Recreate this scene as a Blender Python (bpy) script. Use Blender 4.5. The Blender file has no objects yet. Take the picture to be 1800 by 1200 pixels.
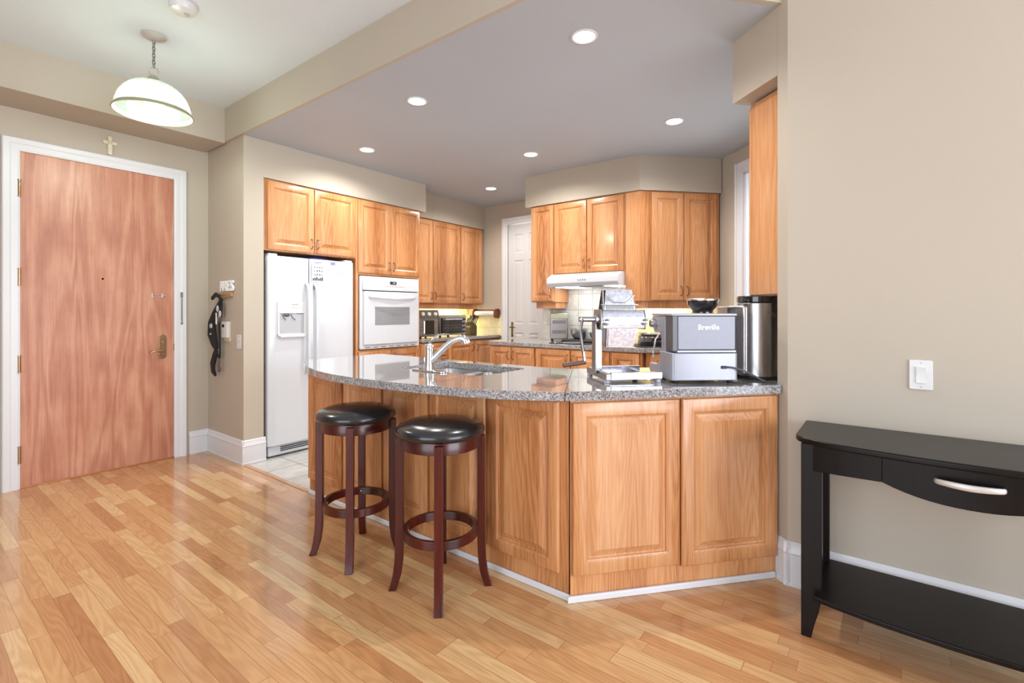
import bpy, bmesh, math, random
from mathutils import Vector, Matrix
random.seed(7)
C = bpy.context.scene.collection
R = math.radians
PI = math.pi

# ---------------------------------------------------------------- camera
HC = 1.27
cam_d = bpy.data.cameras.new('camera'); cam = bpy.data.objects.new('camera', cam_d); C.objects.link(cam)
cam.location = (0, 0, HC)
HEAD = R(37.49)
cam.rotation_euler = (R(90), 0, HEAD - R(90))
cam_d.sensor_width = 36; cam_d.lens = 36 * 860.5 / 1800
cam_d.shift_y = -52.5 / 1800
cam_d.clip_start = 0.02
bpy.context.scene.camera = cam

# ---------------------------------------------------------------- exposure, world
vs = bpy.context.scene.view_settings
vs.view_transform = 'Standard'; vs.look = 'None'; vs.gamma = 1.0; vs.use_curve_mapping = False
vs.exposure = 0.0
w = bpy.data.worlds.new('sky'); bpy.context.scene.world = w; w.use_nodes = True
bg = w.node_tree.nodes['Background']
bg.inputs[0].default_value = (0.82, 0.91, 1.0, 1); bg.inputs[1].default_value = 3.0

# ---------------------------------------------------------------- daylight and lamps
def area(name, loc, direction, sx, sy, power, col, spread=180):
    d = bpy.data.lights.new(name, 'AREA'); d.shape = 'RECTANGLE'; d.size = sx; d.size_y = sy
    d.energy = power; d.color = col; d.spread = R(spread)
    o = bpy.data.objects.new(name, d); C.objects.link(o); o.location = loc
    o.rotation_euler = Vector(direction).to_track_quat('-Z', 'Y').to_euler()
    return o
area('daylight_rear_window', (0.75, -3.62, 1.45), (0, 1, 0), 2.9, 2.3, 145, (0.86, 0.92, 1.0))
area('side_fill_light', (-2.72, 0.6, 1.45), (1, 0, 0), 2.9, 2.3, 52, (0.84, 0.91, 1.0))  # fill light behind an unseen side window, added to brighten the room
area('daylight_kitchen_window', (4.75, 0.15, 1.75), (-0.734, 0.679, 0), 1.3, 1.4, 26, (0.95, 0.97, 1.0))
POTS = [(2.303, 1.282), (2.301, 2.598), (3.75, 1.303), (2.717, 3.739), (3.724, 2.636), (4.468, 3.743)]

# ---------------------------------------------------------------- materials
def rgb(h):
    h = h.lstrip('#'); v = [int(h[i:i + 2], 16) / 255 for i in (0, 2, 4)]
    return tuple(x / 12.92 if x <= 0.04045 else ((x + 0.055) / 1.055) ** 2.4 for x in v) + (1,)
class NT:
    def __init__(s, name):
        s.m = bpy.data.materials.new(name); s.m.use_nodes = True
        s.t = s.m.node_tree; s.n = s.t.nodes; s.b = s.n['Principled BSDF']
    def add(s, kind, **kw):
        n = s.n.new(kind)
        for k, v in kw.items(): setattr(n, k, v)
        return n
    def link(s, a, b): s.t.links.new(a, b)
    def math(s, op, a, b=None, c=None):
        n = s.n.new('ShaderNodeMath'); n.operation = op
        for i, v in enumerate((a, b, c)):
            if v is None: continue
            if isinstance(v, (int, float)): n.inputs[i].default_value = v
            else: s.link(v, n.inputs[i])
        return n.outputs[0]
    def ramp(s, fac, stops):
        n = s.n.new('ShaderNodeValToRGB'); e = n.color_ramp.elements
        e[0].position = stops[0][0]; e[0].color = stops[0][1]
        e[1].position = stops[-1][0]; e[1].color = stops[-1][1]
        for p, c in stops[1:-1]:
            q = e.new(p); q.color = c
        s.link(fac, n.inputs[0]); return n.outputs[0]
    def coord(s, kind='Object'):
        return s.n.new('ShaderNodeTexCoord').outputs[kind]
    def mapping(s, vec, scale=(1, 1, 1), loc=(0, 0, 0)):
        n = s.n.new('ShaderNodeMapping'); n.inputs['Scale'].default_value = scale; n.inputs['Location'].default_value = loc
        s.link(vec, n.inputs[0]); return n.outputs[0]
    def noise(s, vec, scale, detail=2, rough=0.5, dist=0.0):
        n = s.n.new('ShaderNodeTexNoise'); n.inputs['Scale'].default_value = scale
        n.inputs['Detail'].default_value = detail; n.inputs['Roughness'].default_value = rough
        n.inputs['Distortion'].default_value = dist
        if vec is not None: s.link(vec, n.inputs['Vector'])
        return n.outputs['Fac']
    def mix(s, fac, a, b, mode='MIX'):
        n = s.n.new('ShaderNodeMix'); n.data_type = 'RGBA'; n.blend_type = mode
        for sock, v in ((n.inputs['Factor'], fac), (n.inputs['A'], a), (n.inputs['B'], b)):
            if isinstance(v, (int, float)): sock.default_value = v
            elif isinstance(v, tuple): sock.default_value = v
            else: s.link(v, sock)
        return n.outputs['Result']
    def bump(s, h, strength=0.2, dist=0.01):
        n = s.n.new('ShaderNodeBump'); n.inputs['Strength'].default_value = strength; n.inputs['Distance'].default_value = dist
        s.link(h, n.inputs['Height']); s.link(n.outputs[0], s.b.inputs['Normal'])
    def set(s, **kw):
        for k, v in kw.items():
            k = {'color': 'Base Color', 'rough': 'Roughness', 'metal': 'Metallic', 'coat': 'Coat Weight', 'coatr': 'Coat Roughness',
                 'spec': 'Specular IOR Level', 'ecol': 'Emission Color', 'estr': 'Emission Strength', 'trans': 'Transmission Weight', 'alpha': 'Alpha'}[k]
            i = s.b.inputs[k]
            if hasattr(v, 'links'): s.link(v, i)
            else: i.default_value = v
        return s
M = {}
def plain(name, col, rough=0.5, metal=0.0, coat=0.0, vary=0.06, scale=30, spec=0.5, bump=0.0):
    t = NT(name); c = rgb(col) if isinstance(col, str) else col
    n = t.noise(t.coord(), scale, 3, 0.6)
    a = tuple(x * (1 - vary) for x in c[:3]) + (1,); b = tuple(min(1, x * (1 + vary)) for x in c[:3]) + (1,)
    t.set(color=t.ramp(n, [(0.3, a), (0.7, b)]), rough=rough, metal=metal, coat=coat, coatr=0.08, spec=spec)
    if bump: t.bump(n, bump, 0.002)
    M[name] = t.m; return t.m

def oak(name, light, mid, dark, rough=0.3, coat=0.25, gscale=1.0, spec=0.5):
    t = NT(name); oi = t.n.new('ShaderNodeObjectInfo')
    add = t.n.new('ShaderNodeVectorMath'); add.operation = 'ADD'
    comb = t.n.new('ShaderNodeCombineXYZ')
    t.link(t.math('MULTIPLY', oi.outputs['Random'], 37.0), comb.inputs[0]); t.link(t.math('MULTIPLY', oi.outputs['Random'], 91.0), comb.inputs[1]); t.link(t.math('MULTIPLY', oi.outputs['Random'], 13.0), comb.inputs[2])
    t.link(t.coord(), add.inputs[0]); t.link(comb.outputs[0], add.inputs[1]); v = add.outputs[0]
    big = t.noise(t.mapping(v, (5.0 * gscale, 5.0 * gscale, 0.42 * gscale)), 1.5, 1, 0.4)
    rings = t.math('SINE', t.math('MULTIPLY', big, 120.0))
    rings = t.math('MULTIPLY_ADD', rings, 0.5, 0.5)
    fine = t.noise(t.mapping(v, (90, 90, 2.5)), 2.0, 4, 0.65)
    board = t.noise(t.mapping(v, (7, 7, 0.05)), 1.0, 0)
    f = t.math('ADD', t.math('MULTIPLY', rings, 0.085), t.math('ADD', t.math('MULTIPLY', fine, 0.55), t.math('MULTIPLY', board, 0.42)))
    col = t.ramp(f, [(0.32, rgb(dark)), (0.50, rgb(mid)), (0.74, rgb(light))])
    val = t.math('MULTIPLY_ADD', oi.outputs['Random'], 0.16, 0.92)
    hs = t.n.new('ShaderNodeHueSaturation'); t.link(col, hs.inputs['Color']); t.link(val, hs.inputs['Value'])
    t.set(color=hs.outputs[0], rough=rough, coat=coat, coatr=0.12, spec=spec)
    t.bump(fine, 0.08, 0.001)
    M[name] = t.m
oak('oak', '#DAA475', '#C68856', '#985D34')
oak('stool_wood', '#5A140E', '#400C09', '#280605', rough=0.28, coat=0.12, gscale=0.6)
oak('espresso_wood', '#151011', '#0E0A0B', '#060505', rough=0.30, spec=0.22, coat=0.03, gscale=0.6)
oak('towel_wood', '#8A4A2C', '#6E3820', '#4A2414')

def door_veneer():
    t = NT('cherry_veneer'); v = t.coord()
    big = t.noise(t.mapping(v, (2.6, 1, 0.28)), 1.9, 2, 0.5, 0.6)
    band = t.math('MULTIPLY_ADD', t.math('SINE', t.math('MULTIPLY', big, 42.0)), 0.5, 0.5)
    fine = t.noise(t.mapping(v, (60, 60, 1.2)), 2.2, 4, 0.7)
    blot = t.noise(t.mapping(v, (2, 2, 1)), 2.5, 4, 0.6)
    f = t.math('ADD', t.math('MULTIPLY', band, 0.14), t.math('ADD', t.math('MULTIPLY', fine, 0.45), t.math('MULTIPLY', blot, 0.42)))
    t.set(color=t.ramp(f, [(0.3, rgb('#A0604A')), (0.5, rgb('#BD7F64')), (0.72, rgb('#D4A084'))]), rough=0.42, coat=0.12, coatr=0.3)
    M['cherry_veneer'] = t.m
door_veneer()

def hardwood():
    t = NT('hardwood_floor'); v = t.coord()
    s = t.n.new('ShaderNodeSeparateXYZ'); t.link(v, s.inputs[0])
    W_ = 0.0602; L_ = 0.95
    fx = t.math('DIVIDE', s.outputs[0], W_); ix = t.math('FLOOR', fx)
    wn = t.n.new('ShaderNodeTexWhiteNoise'); wn.noise_dimensions = '1D'; t.link(ix, wn.inputs['W'])
    wl = t.n.new('ShaderNodeTexWhiteNoise'); wl.noise_dimensions = '1D'; t.link(t.math('ADD', ix, 71.3), wl.inputs['W'])
    Lr = t.math('MULTIPLY_ADD', wl.outputs['Value'], 0.5, 0.42)
    fy = t.math('DIVIDE', t.math('ADD', s.outputs[1], t.math('MULTIPLY', wn.outputs['Value'], 5.0)), Lr); iy = t.math('FLOOR', fy)
    cid = t.n.new('ShaderNodeCombineXYZ'); t.link(ix, cid.inputs[0]); t.link(iy, cid.inputs[1])
    w2 = t.n.new('ShaderNodeTexWhiteNoise'); w2.noise_dimensions = '2D'; t.link(cid.outputs[0], w2.inputs['Vector'])
    tone = w2.outputs['Value']
    off = t.n.new('ShaderNodeVectorMath'); off.operation = 'MULTIPLY_ADD'
    t.link(w2.outputs['Color'], off.inputs[0]); off.inputs[1].default_value = (60, 60, 60); t.link(v, off.inputs[2]); vv = off.outputs[0]
    big = t.noise(t.mapping(vv, (10, 1.1, 1)), 1.3, 1, 0.4)
    rings = t.math('MULTIPLY_ADD', t.math('SINE', t.math('MULTIPLY', big, 75.0)), 0.5, 0.5)
    fine = t.noise(t.mapping(vv, (110, 6, 1)), 1.8, 4, 0.65)
    # tone of each board
    base = t.ramp(tone, [(0.0, rgb('#B88156')), (0.25, rgb('#C69365')), (0.75, rgb('#D2A473')), (1.0, rgb('#DDB989'))])
    g = t.math('ADD', t.math('MULTIPLY', rings, 0.30), t.math('MULTIPLY', fine, 0.8))
    shade = t.ramp(g, [(0.25, (0.84, 0.79, 0.75, 1)), (0.75, (1.04, 1.04, 1.04, 1))])
    col = t.mix(1.0, base, shade, 'MULTIPLY')
    ex = t.math('ABSOLUTE', t.math('SUBTRACT', t.math('FRACT', fx), 0.5)); gx = t.math('GREATER_THAN', ex, 0.482)
    ey = t.math('ABSOLUTE', t.math('SUBTRACT', t.math('FRACT', fy), 0.5)); gy = t.math('GREATER_THAN', ey, 0.4982)
    gap = t.math('MAXIMUM', gx, gy)
    col = t.mix(t.math('MULTIPLY', gap, 0.75), col, rgb('#9A6238'))
    t.set(color=col, rough=t.math('MULTIPLY_ADD', fine, 0.10, 0.15), coat=0.35, coatr=0.07)
    t.bump(t.math('SUBTRACT', t.math('MULTIPLY', fine, 0.15), gap), 0.12, 0.002)
    M['hardwood_floor'] = t.m
hardwood()

def tiles(name, size, c1, c2, grout, axes=(0, 1), off=(0, 0), rough=0.25, gw=0.02, sy=None):
    t = NT(name); s = t.n.new('ShaderNodeSeparateXYZ'); t.link(t.coord(), s.inputs[0])
    sy = sy or size
    a = t.math('DIVIDE', t.math('ADD', s.outputs[axes[0]], off[0]), size); b = t.math('DIVIDE', t.math('ADD', s.outputs[axes[1]], off[1]), sy)
    ga = t.math('GREATER_THAN', t.math('ABSOLUTE', t.math('SUBTRACT', t.math('FRACT', a), 0.5)), 0.5 - gw)
    gb = t.math('GREATER_THAN', t.math('ABSOLUTE', t.math('SUBTRACT', t.math('FRACT', b), 0.5)), 0.5 - gw * size / sy)
    gap = t.math('MAXIMUM', ga, gb)
    n = t.noise(t.coord(), 14, 4, 0.6)
    col = t.mix(gap, t.ramp(n, [(0.35, rgb(c1)), (0.65, rgb(c2))]), rgb(grout))
    t.set(color=col, rough=t.math('MULTIPLY_ADD', gap, 0.5, rough), coat=0.1)
    t.bump(t.math('SUBTRACT', 1.0, gap), 0.3, 0.002)
    M[name] = t.m
tiles('floor_tile', 0.305, '#C4C3C0', '#D6D5D3', '#85827E', (0, 1), (-1.88 + 0.02, -3.59), 0.28, 0.012)
tiles('wall_tile', 0.17, '#C4C1B8', '#D8D5CC', '#94908A', (1, 2), (-0.11, -1.12), 0.22, 0.014)
tiles('wall_tile_x', 0.15, '#E4DAB4', '#EFE7C6', '#B4A884', (0, 2), (0.02, -1.05), 0.22, 0.012, 0.15)

def granite():
    t = NT('granite'); v = t.coord()
    n1 = t.noise(v, 210, 3, 0.7); n2 = t.noise(v, 90, 2, 0.6); n3 = t.noise(v, 420, 1, 0.5)
    f = t.math('ADD', t.math('MULTIPLY', n1, 0.5), t.math('ADD', t.math('MULTIPLY', n2, 0.3), t.math('MULTIPLY', n3, 0.2)))
    col = t.ramp(f, [(0.40, rgb('#2F2E34')), (0.46, rgb('#77757A')), (0.53, rgb('#A09D9E')), (0.60, rgb('#D0CDCC'))])
    t.set(color=col, rough=0.055, spec=0.9, coat=0.8, coatr=0.02)
    M['granite'] = t.m
granite()

def paint(name, c, bumps=0.06, scale=160, rough=0.55):
    t = NT(name); v = t.coord('Object'); n = t.noise(v, scale, 3, 0.6); n2 = t.noise(v, 0.8, 2, 0.5)
    cc = rgb(c); a = tuple(x * 0.97 for x in cc[:3]) + (1,); b = tuple(min(1, x * 1.03) for x in cc[:3]) + (1,)
    t.set(color=t.ramp(n2, [(0.3, a), (0.7, b)]), rough=rough, spec=0.35); t.bump(n, bumps, 0.002)
    M[name] = t.m
paint('wall_paint', '#BAAFA0')
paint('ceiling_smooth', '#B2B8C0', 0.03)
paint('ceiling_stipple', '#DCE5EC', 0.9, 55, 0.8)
paint('trim_white', '#DCDCE0', 0.0, 50, 0.3)
paint('white_door', '#D2D2D4', 0.0, 50, 0.35)

def brushed(name, c, rough=0.28, sc=(2, 2, 160), aniso=True):
    t = NT(name); n = t.noise(t.mapping(t.coord(), sc), 3, 3, 0.6); cc = rgb(c)
    a = tuple(x * 0.9 for x in cc[:3]) + (1,); b = tuple(min(1, x * 1.08) for x in cc[:3]) + (1,)
    t.set(color=t.ramp(n, [(0.35, a), (0.65, b)]), rough=t.math('MULTIPLY_ADD', n, 0.12, rough - 0.06), metal=1.0)
    M[name] = t.m
brushed('steel', '#C6C6CA'); brushed('steel_v', '#ABA6A5', 0.26, (160, 160, 2)); brushed('polished', '#B9B9C2', 0.18, (20, 20, 20))
brushed('chrome', '#E2E4E8', 0.05, (5, 5, 5)); brushed('brass', '#A98A6C', 0.25, (30, 30, 30)); brushed('nickel', '#CDC6BE', 0.28, (40, 40, 40))
brushed('sink_steel', '#B8B8BA', 0.32, (30, 30, 30)); brushed('grey_metal', '#8F8B87', 0.35, (4, 60, 60))
plain('appliance_white', '#D3D6DD', 0.18, 0, 0.4, 0.01)
plain('white_plastic', '#DAD9D8', 0.35, 0, 0.1, 0.01)
plain('grey_plastic', '#B4B4BA', 0.4, 0, 0, 0.02)
plain('silver_body', '#A2A2AC', 0.38, 0.35, 0.05, 0.02)
plain('tank_grey', '#8F909B', 0.42, 0.15, 0.0, 0.03)
plain('dark_grey', '#55555A', 0.35, 0.1, 0.1, 0.05)
plain('black_plastic', '#101012', 0.35, 0, 0.2, 0.1)
plain('black_gloss', '#08080A', 0.08, 0, 0.6, 0.1)
plain('oven_glass', '#8E9094', 0.08, 0, 0.8, 0.02)
plain('toaster_glass', '#2A241E', 0.08, 0, 0.6, 0.4, 12)
plain('black_fabric', '#17181A', 0.8, 0, 0, 0.25, 120)
plain('paper', '#E9EAF0', 0.7, 0, 0, 0.02)
plain('ink', '#3C3F52', 0.7); plain('ink_light', '#C0C2C4', 0.7); plain('magnet_blue', '#8C92AE', 0.5); plain('bag_blue', '#5560C8', 0.35, 0, 0.1, 0.25, 10)
plain('cream', '#DCD3BC', 0.5); plain('brass_cap', '#9FA082', 0.35, 0.1, 0.2)
plain('knife_block', '#54462C', 0.5, vary=0.2); plain('dark_rubber', '#151515', 0.6); plain('dark_gap', '#1A140F', 0.9)
plain('white_text', '#FAFAFA', 0.5, vary=0.0); plain('lcd_green', '#1F3B38', 0.2); plain('pink_text', '#E7AFC0', 0.5)
plain('mat_dark', '#2B2A2C', 0.55); plain('handle_brown', '#5C3A2C', 0.4); plain('copper', '#B5794E', 0.35, 0.5, vary=0.1)
plain('satin_nickel', '#C9C5C0', 0.4, 0.45, vary=0.02)
plain('rack_wood', '#B58E5F', 0.5, vary=0.2)
def leather():
    t = NT('black_leather'); v = t.coord(); n = t.noise(v, 120, 3, 0.6)
    t.set(color=t.ramp(n, [(0.3, rgb('#141418')), (0.7, rgb('#202026'))]), rough=0.24, coat=0.25, coatr=0.15, spec=0.6); t.bump(n, 0.10, 0.001)
    M['black_leather'] = t.m
leather()
def emit(name, c, s, surface=(0.9, 0.9, 0.9, 1)):
    t = NT(name); n = t.noise(t.coord(), 4, 1)
    t.set(color=surface, ecol=t.ramp(n, [(0, c), (1, c)]), estr=s); M[name] = t.m
emit('pot_glow', (1, 0.97, 0.93, 1), 14)
emit('bulb_glow', (0.93, 1.0, 0.92, 1), 5)
emit('hood_glow', (0.95, 0.98, 1, 1), 5)
def shade_glass():
    m = bpy.data.materials.new('ribbed_glass'); m.use_nodes = True; t = m.node_tree; n = t.nodes
    n.clear(); out = n.new('ShaderNodeOutputMaterial')
    tr = n.new('ShaderNodeBsdfTransparent'); tl = n.new('ShaderNodeBsdfTranslucent'); gl = n.new('ShaderNodeBsdfGlossy'); df = n.new('ShaderNodeBsdfDiffuse')
    tr.inputs[0].default_value = (0.93, 0.97, 0.93, 1); tl.inputs[0].default_value = (0.52, 0.54, 0.51, 1); df.inputs[0].default_value = (0.22, 0.24, 0.23, 1); gl.inputs['Roughness'].default_value = 0.05
    nz = n.new('ShaderNodeTexNoise'); nz.inputs['Scale'].default_value = 40
    a = n.new('ShaderNodeMixShader'); b = n.new('ShaderNodeMixShader'); c = n.new('ShaderNodeMixShader'); fr = n.new('ShaderNodeFresnel'); fr.inputs[0].default_value = 1.5
    mr = n.new('ShaderNodeMapRange'); mr.inputs['To Min'].default_value = 0.30; mr.inputs['To Max'].default_value = 0.52
    t.links.new(nz.outputs['Fac'], mr.inputs[0]); t.links.new(mr.outputs[0], a.inputs[0])
    t.links.new(tr.outputs[0], a.inputs[1]); t.links.new(tl.outputs[0], a.inputs[2])
    b.inputs[0].default_value = 0.12; t.links.new(a.outputs[0], b.inputs[1]); t.links.new(df.outputs[0], b.inputs[2])
    t.links.new(fr.outputs[0], c.inputs[0]); t.links.new(b.outputs[0], c.inputs[1]); t.links.new(gl.outputs[0], c.inputs[2]); t.links.new(c.outputs[0], out.inputs[0])
    M['ribbed_glass'] = m
shade_glass()
def clear_glass(name, tint, rough=0.02):
    m = bpy.data.materials.new(name); m.use_nodes = True; t = m.node_tree; n = t.nodes; n.clear()
    out = n.new('ShaderNodeOutputMaterial'); tr = n.new('ShaderNodeBsdfTransparent'); tr.inputs[0].default_value = tint
    gl = n.new('ShaderNodeBsdfGlossy'); gl.inputs['Roughness'].default_value = rough; fr = n.new('ShaderNodeFresnel'); fr.inputs[0].default_value = 1.45
    c = n.new('ShaderNodeMixShader'); t.links.new(fr.outputs[0], c.inputs[0]); t.links.new(tr.outputs[0], c.inputs[1]); t.links.new(gl.outputs[0], c.inputs[2]); t.links.new(c.outputs[0], out.inputs[0])
    M[name] = m
clear_glass('window_glass', (0.96, 0.98, 0.98, 1)); clear_glass('hopper_glass', (0.25, 0.25, 0.28, 1))

# ---------------------------------------------------------------- mesh helpers
class MB:
    def __init__(s): s.v = []; s.f = []; s.T = Matrix.Identity(4)
    def add(s, vs_, fs):
        k = len(s.v); s.v += [tuple(s.T @ Vector(p)) for p in vs_]; s.f += [tuple(i + k for i in f) for f in fs]; return s
    def box(s, x0, x1, y0, y1, z0, z1):
        v = [(x, y, z) for z in (z0, z1) for x, y in ((x0, y0), (x1, y0), (x1, y1), (x0, y1))]
        return s.add(v, [(3, 2, 1, 0), (4, 5, 6, 7), (0, 1, 5, 4), (1, 2, 6, 5), (2, 3, 7, 6), (3, 0, 4, 7)])
    def prism(s, poly, z0, z1, axis='z'):
        # poly counter-clockwise
        n = len(poly)
        if axis == 'z': P_ = lambda a, b, h: (a, b, h)
        elif axis == 'x': P_ = lambda a, b, h: (h, a, b)
        else: P_ = lambda a, b, h: (a, h, b)
        v = [P_(a, b, z0) for a, b in poly] + [P_(a, b, z1) for a, b in poly]
        f = [tuple(range(n))[::-1], tuple(range(n, 2 * n))] + [(i, (i + 1) % n, n + (i + 1) % n, n + i) for i in range(n)]
        return s.add(v, f)
    def loft(s, rings, cap=True, closed=False):
        n = len(rings[0]); v = [p for r in rings for p in r]; f = []
        m = len(rings)
        for i in range(m if closed else m - 1):
            for j in range(n):
                f.append((i * n + j, i * n + (j + 1) % n, ((i + 1) % m) * n + (j + 1) % n, ((i + 1) % m) * n + j))
        if cap and not closed: f += [tuple(range(n))[::-1], tuple(range((m - 1) * n, m * n))]
        return s.add(v, f)
    def lathe(s, prof, cx=0, cy=0, seg=40, cap=True, axis='z'):
        rings = []
        for r, z in prof:
            ring = []
            for k in range(seg):
                a = 2 * PI * k / seg; p = (r * math.cos(a), r * math.sin(a))
                if axis == 'z': ring.append((cx + p[0], cy + p[1], z))
                elif axis == 'y': ring.append((cx + p[0], z, cy + p[1]))
                else: ring.append((z, cx + p[0], cy + p[1]))
            rings.append(ring)
        return s.loft(rings, cap)
    def tube(s, pts, r, seg=10, closed=False, flat=None):
        P_ = [Vector(p) for p in pts]; n = len(P_); rings = []; up = None
        rs = r if isinstance(r, (list, tuple)) else [r] * n
        for i in range(n):
            if closed: d = P_[(i + 1) % n] - P_[i - 1]
            else: d = P_[min(i + 1, n - 1)] - P_[max(i - 1, 0)]
            d.normalize()
            if up is None:
                up = Vector((0, 0, 1)) if abs(d.z) < 0.9 else Vector((1, 0, 0))
            u = (up - d * up.dot(d)).normalized(); up = u; q = d.cross(u)
            fx, fy = flat if flat else (1, 1)
            rings.append([tuple(P_[i] + rs[i] * (fx * math.cos(2 * PI * k / seg) * u + fy * math.sin(2 * PI * k / seg) * q)) for k in range(seg)])
        return s.loft(rings, True, closed)
    def sphere(s, c, r, seg=16, rings=10, sc=(1, 1, 1)):
        v = []; f = []
        for i in range(1, rings):
            a = PI * i / rings
            for k in range(seg):
                b = 2 * PI * k / seg; v.append((c[0] + sc[0] * r * math.sin(a) * math.cos(b), c[1] + sc[1] * r * math.sin(a) * math.sin(b), c[2] + sc[2] * r * math.cos(a)))
        t_ = len(v); v += [(c[0], c[1], c[2] + sc[2] * r), (c[0], c[1], c[2] - sc[2] * r)]
        for i in range(rings - 2):
            for k in range(seg): f.append((i * seg + k, (i + 1) * seg + k, (i + 1) * seg + (k + 1) % seg, i * seg + (k + 1) % seg))
        for k in range(seg):
            f.append((t_, k, (k + 1) % seg)); f.append((t_ + 1, (rings - 2) * seg + (k + 1) % seg, (rings - 2) * seg + k))
        return s.add(v, f)
def obj(name, mb, mat, parent=None, bevel=0.0, smooth=True, loc=None, seg=2, angle=35):
    me = bpy.data.meshes.new(name); me.from_pydata(mb.v, [], mb.f); me.validate()
    bm = bmesh.new(); bm.from_mesh(me); bmesh.ops.recalc_face_normals(bm, faces=bm.faces); bm.to_mesh(me); bm.free()
    if smooth:
        me.polygons.foreach_set('use_smooth', [True] * len(me.polygons)); me.set_sharp_from_angle(angle=R(angle))
    me.materials.append(M[mat] if isinstance(mat, str) else mat)
    o = bpy.data.objects.new(name, me); C.objects.link(o)
    if parent: o.parent = parent
    if loc: o.location = loc
    if bevel:
        b = o.modifiers.new('bevel', 'BEVEL'); b.width = bevel; b.segments = seg; b.limit_method = 'ANGLE'; b.angle_limit = R(40)
        b.harden_normals = True
    return o
def thing(name, label, cat, loc=(0, 0, 0), rz=0.0, group=None, kind=None):
    o = bpy.data.objects.new(name, None); C.objects.link(o); o.location = loc; o.rotation_euler = (0, 0, rz); o.empty_display_size = 0.1
    if kind: o['kind'] = kind
    if label: o['label'] = label
    if cat: o['category'] = cat
    if group: o['group'] = group
    return o
def tag(o, label, cat, group=None):
    o['label'] = label; o['category'] = cat
    if group: o['group'] = group
    return o
def struct(name, mb, mat, parent=None, **kw):
    o = obj(name, mb, mat, parent, **kw)
    if not parent: o['kind'] = 'structure'
    return o
def text_mesh(name, body, size, mat, parent, mtx, depth=0.001, bold=False):
    cu = bpy.data.curves.new(name, 'FONT'); cu.body = body; cu.size = size; cu.extrude = depth; cu.align_x = 'CENTER'; cu.align_y = 'CENTER'
    if bold: cu.offset = size * 0.02
    tmp = bpy.data.objects.new(name, cu); C.objects.link(tmp)
    bpy.context.view_layer.update()
    me = bpy.data.meshes.new_from_object(tmp.evaluated_get(bpy.context.evaluated_depsgraph_get()))
    bpy.data.objects.remove(tmp); me.transform(mtx); me.materials.clear(); me.materials.append(M[mat])
    o = bpy.data.objects.new(name, me); C.objects.link(o)
    if parent: o.parent = parent
    return o
# local frame of the diagonal stub wall: d along the peninsula, n into the kitchen
O0 = Vector((2.6, 0.37)); D_ = Vector((0.7566, -0.6539)); N_ = Vector((0.6539, 0.7566)); DANG = math.atan2(D_.y, D_.x)
def DN(d, n): p = O0 + D_ * d + N_ * n; return (p.x, p.y)

# ================================================================ SETTING
XL, YB = -2.6, -3.5          # living room left and rear walls
ZF, ZK = 3.02, 2.735         # foyer and kitchen ceilings
YD = 4.94                    # entry wall
struct('floor', MB().prism([(XL, YB), (2.62, YB), (2.62, 0.45), (1.87, 1.1), (1.87, YD), (XL, YD)], -0.06, 0.0), 'hardwood_floor', smooth=False)
struct('floor_kitchen', MB().prism([(1.875, YD), (1.875, 1.1), (2.62, 0.45), (3.45, -0.4), (5.6, 1.9), (5.6, YD)], -0.06, -0.001), 'floor_tile', smooth=False)
struct('trim_5', MB().prism([(1.853, 3.24), (1.89, 3.24), (1.89, 4.215), (1.853, 4.215)], -0.02, 0.005), 'hardwood_floor', bevel=0.003)
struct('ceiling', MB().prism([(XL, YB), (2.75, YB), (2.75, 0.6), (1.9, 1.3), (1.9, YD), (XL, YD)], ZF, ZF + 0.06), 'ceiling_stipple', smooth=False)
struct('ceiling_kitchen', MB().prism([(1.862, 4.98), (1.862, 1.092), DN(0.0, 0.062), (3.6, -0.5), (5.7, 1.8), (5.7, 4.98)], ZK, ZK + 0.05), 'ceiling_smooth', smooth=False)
# beam between foyer and kitchen ceilings, turning along the peninsula
bp = MB()
bp.prism([(1.84, 4.94), (1.84, 1.082), (1.865, 1.092), (1.865, 4.94)][::-1], ZK - 0.001, ZF)
bp.prism([(1.84, 1.082), DN(0.0, 0.035), DN(0.0, 0.064), (1.865, 1.092)], ZK - 0.001, ZF)
struct('wall_beam', bp, 'wall_paint', smooth=False)
# entry wall with a hole for the door: door x 0.637..1.592, z..2.42
DX0, DX1, DZ = 0.637, 1.594, 2.42
wm = MB(); wm.box(XL, DX0 - 0.02, YD, YD + 0.12, 0, ZF); wm.box(DX1 + 0.02, 1.875, YD, YD + 0.12, 0, ZF); wm.box(DX0 - 0.02, DX1 + 0.02, YD, YD + 0.12, DZ + 0.02, ZF)
struct('wall_entry', wm, 'wall_paint', smooth=False)
struct('wall_foyer_soffit', MB().box(XL, 1.84, 4.528, YD, 2.72, ZF), 'wall_paint', smooth=False)
struct('wall_foyer_right', MB().box(1.865, 2.03, 4.235, YD, 0, ZF).box(2.03, 2.06, 4.86, YD, 0, ZF), 'wall_paint', smooth=False)
# kitchen back wall, far wall with door_2, hood wall, diagonal wall, window wall
struct('wall_kitchen_back', MB().box(2.04, 5.4, 4.83, 4.98, 0, ZK), 'wall_paint', smooth=False)
D2Y0, D2Y1 = 3.50, 4.09     # slab of door_2
wm = MB(); wm.box(5.24, 5.36, D2Y1 + 0.01, 4.84, 0, ZK); wm.box(5.24, 5.36, 3.0, D2Y0 - 0.01, 0, ZK); wm.box(5.24, 5.36, D2Y0 - 0.01, D2Y1 + 0.01, 2.46, ZK)
struct('wall_kitchen_far', wm, 'wall_paint', smooth=False)
ang = -R(43.2); dh = Vector((math.cos(ang), math.sin(ang))); nh = Vector((-dh.y, dh.x))   # nh points away from the camera
H0 = Vector((4.34, 1.83))
def HD(d, n): p = H0 + dh * d + nh * n; return (p.x, p.y)
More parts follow.
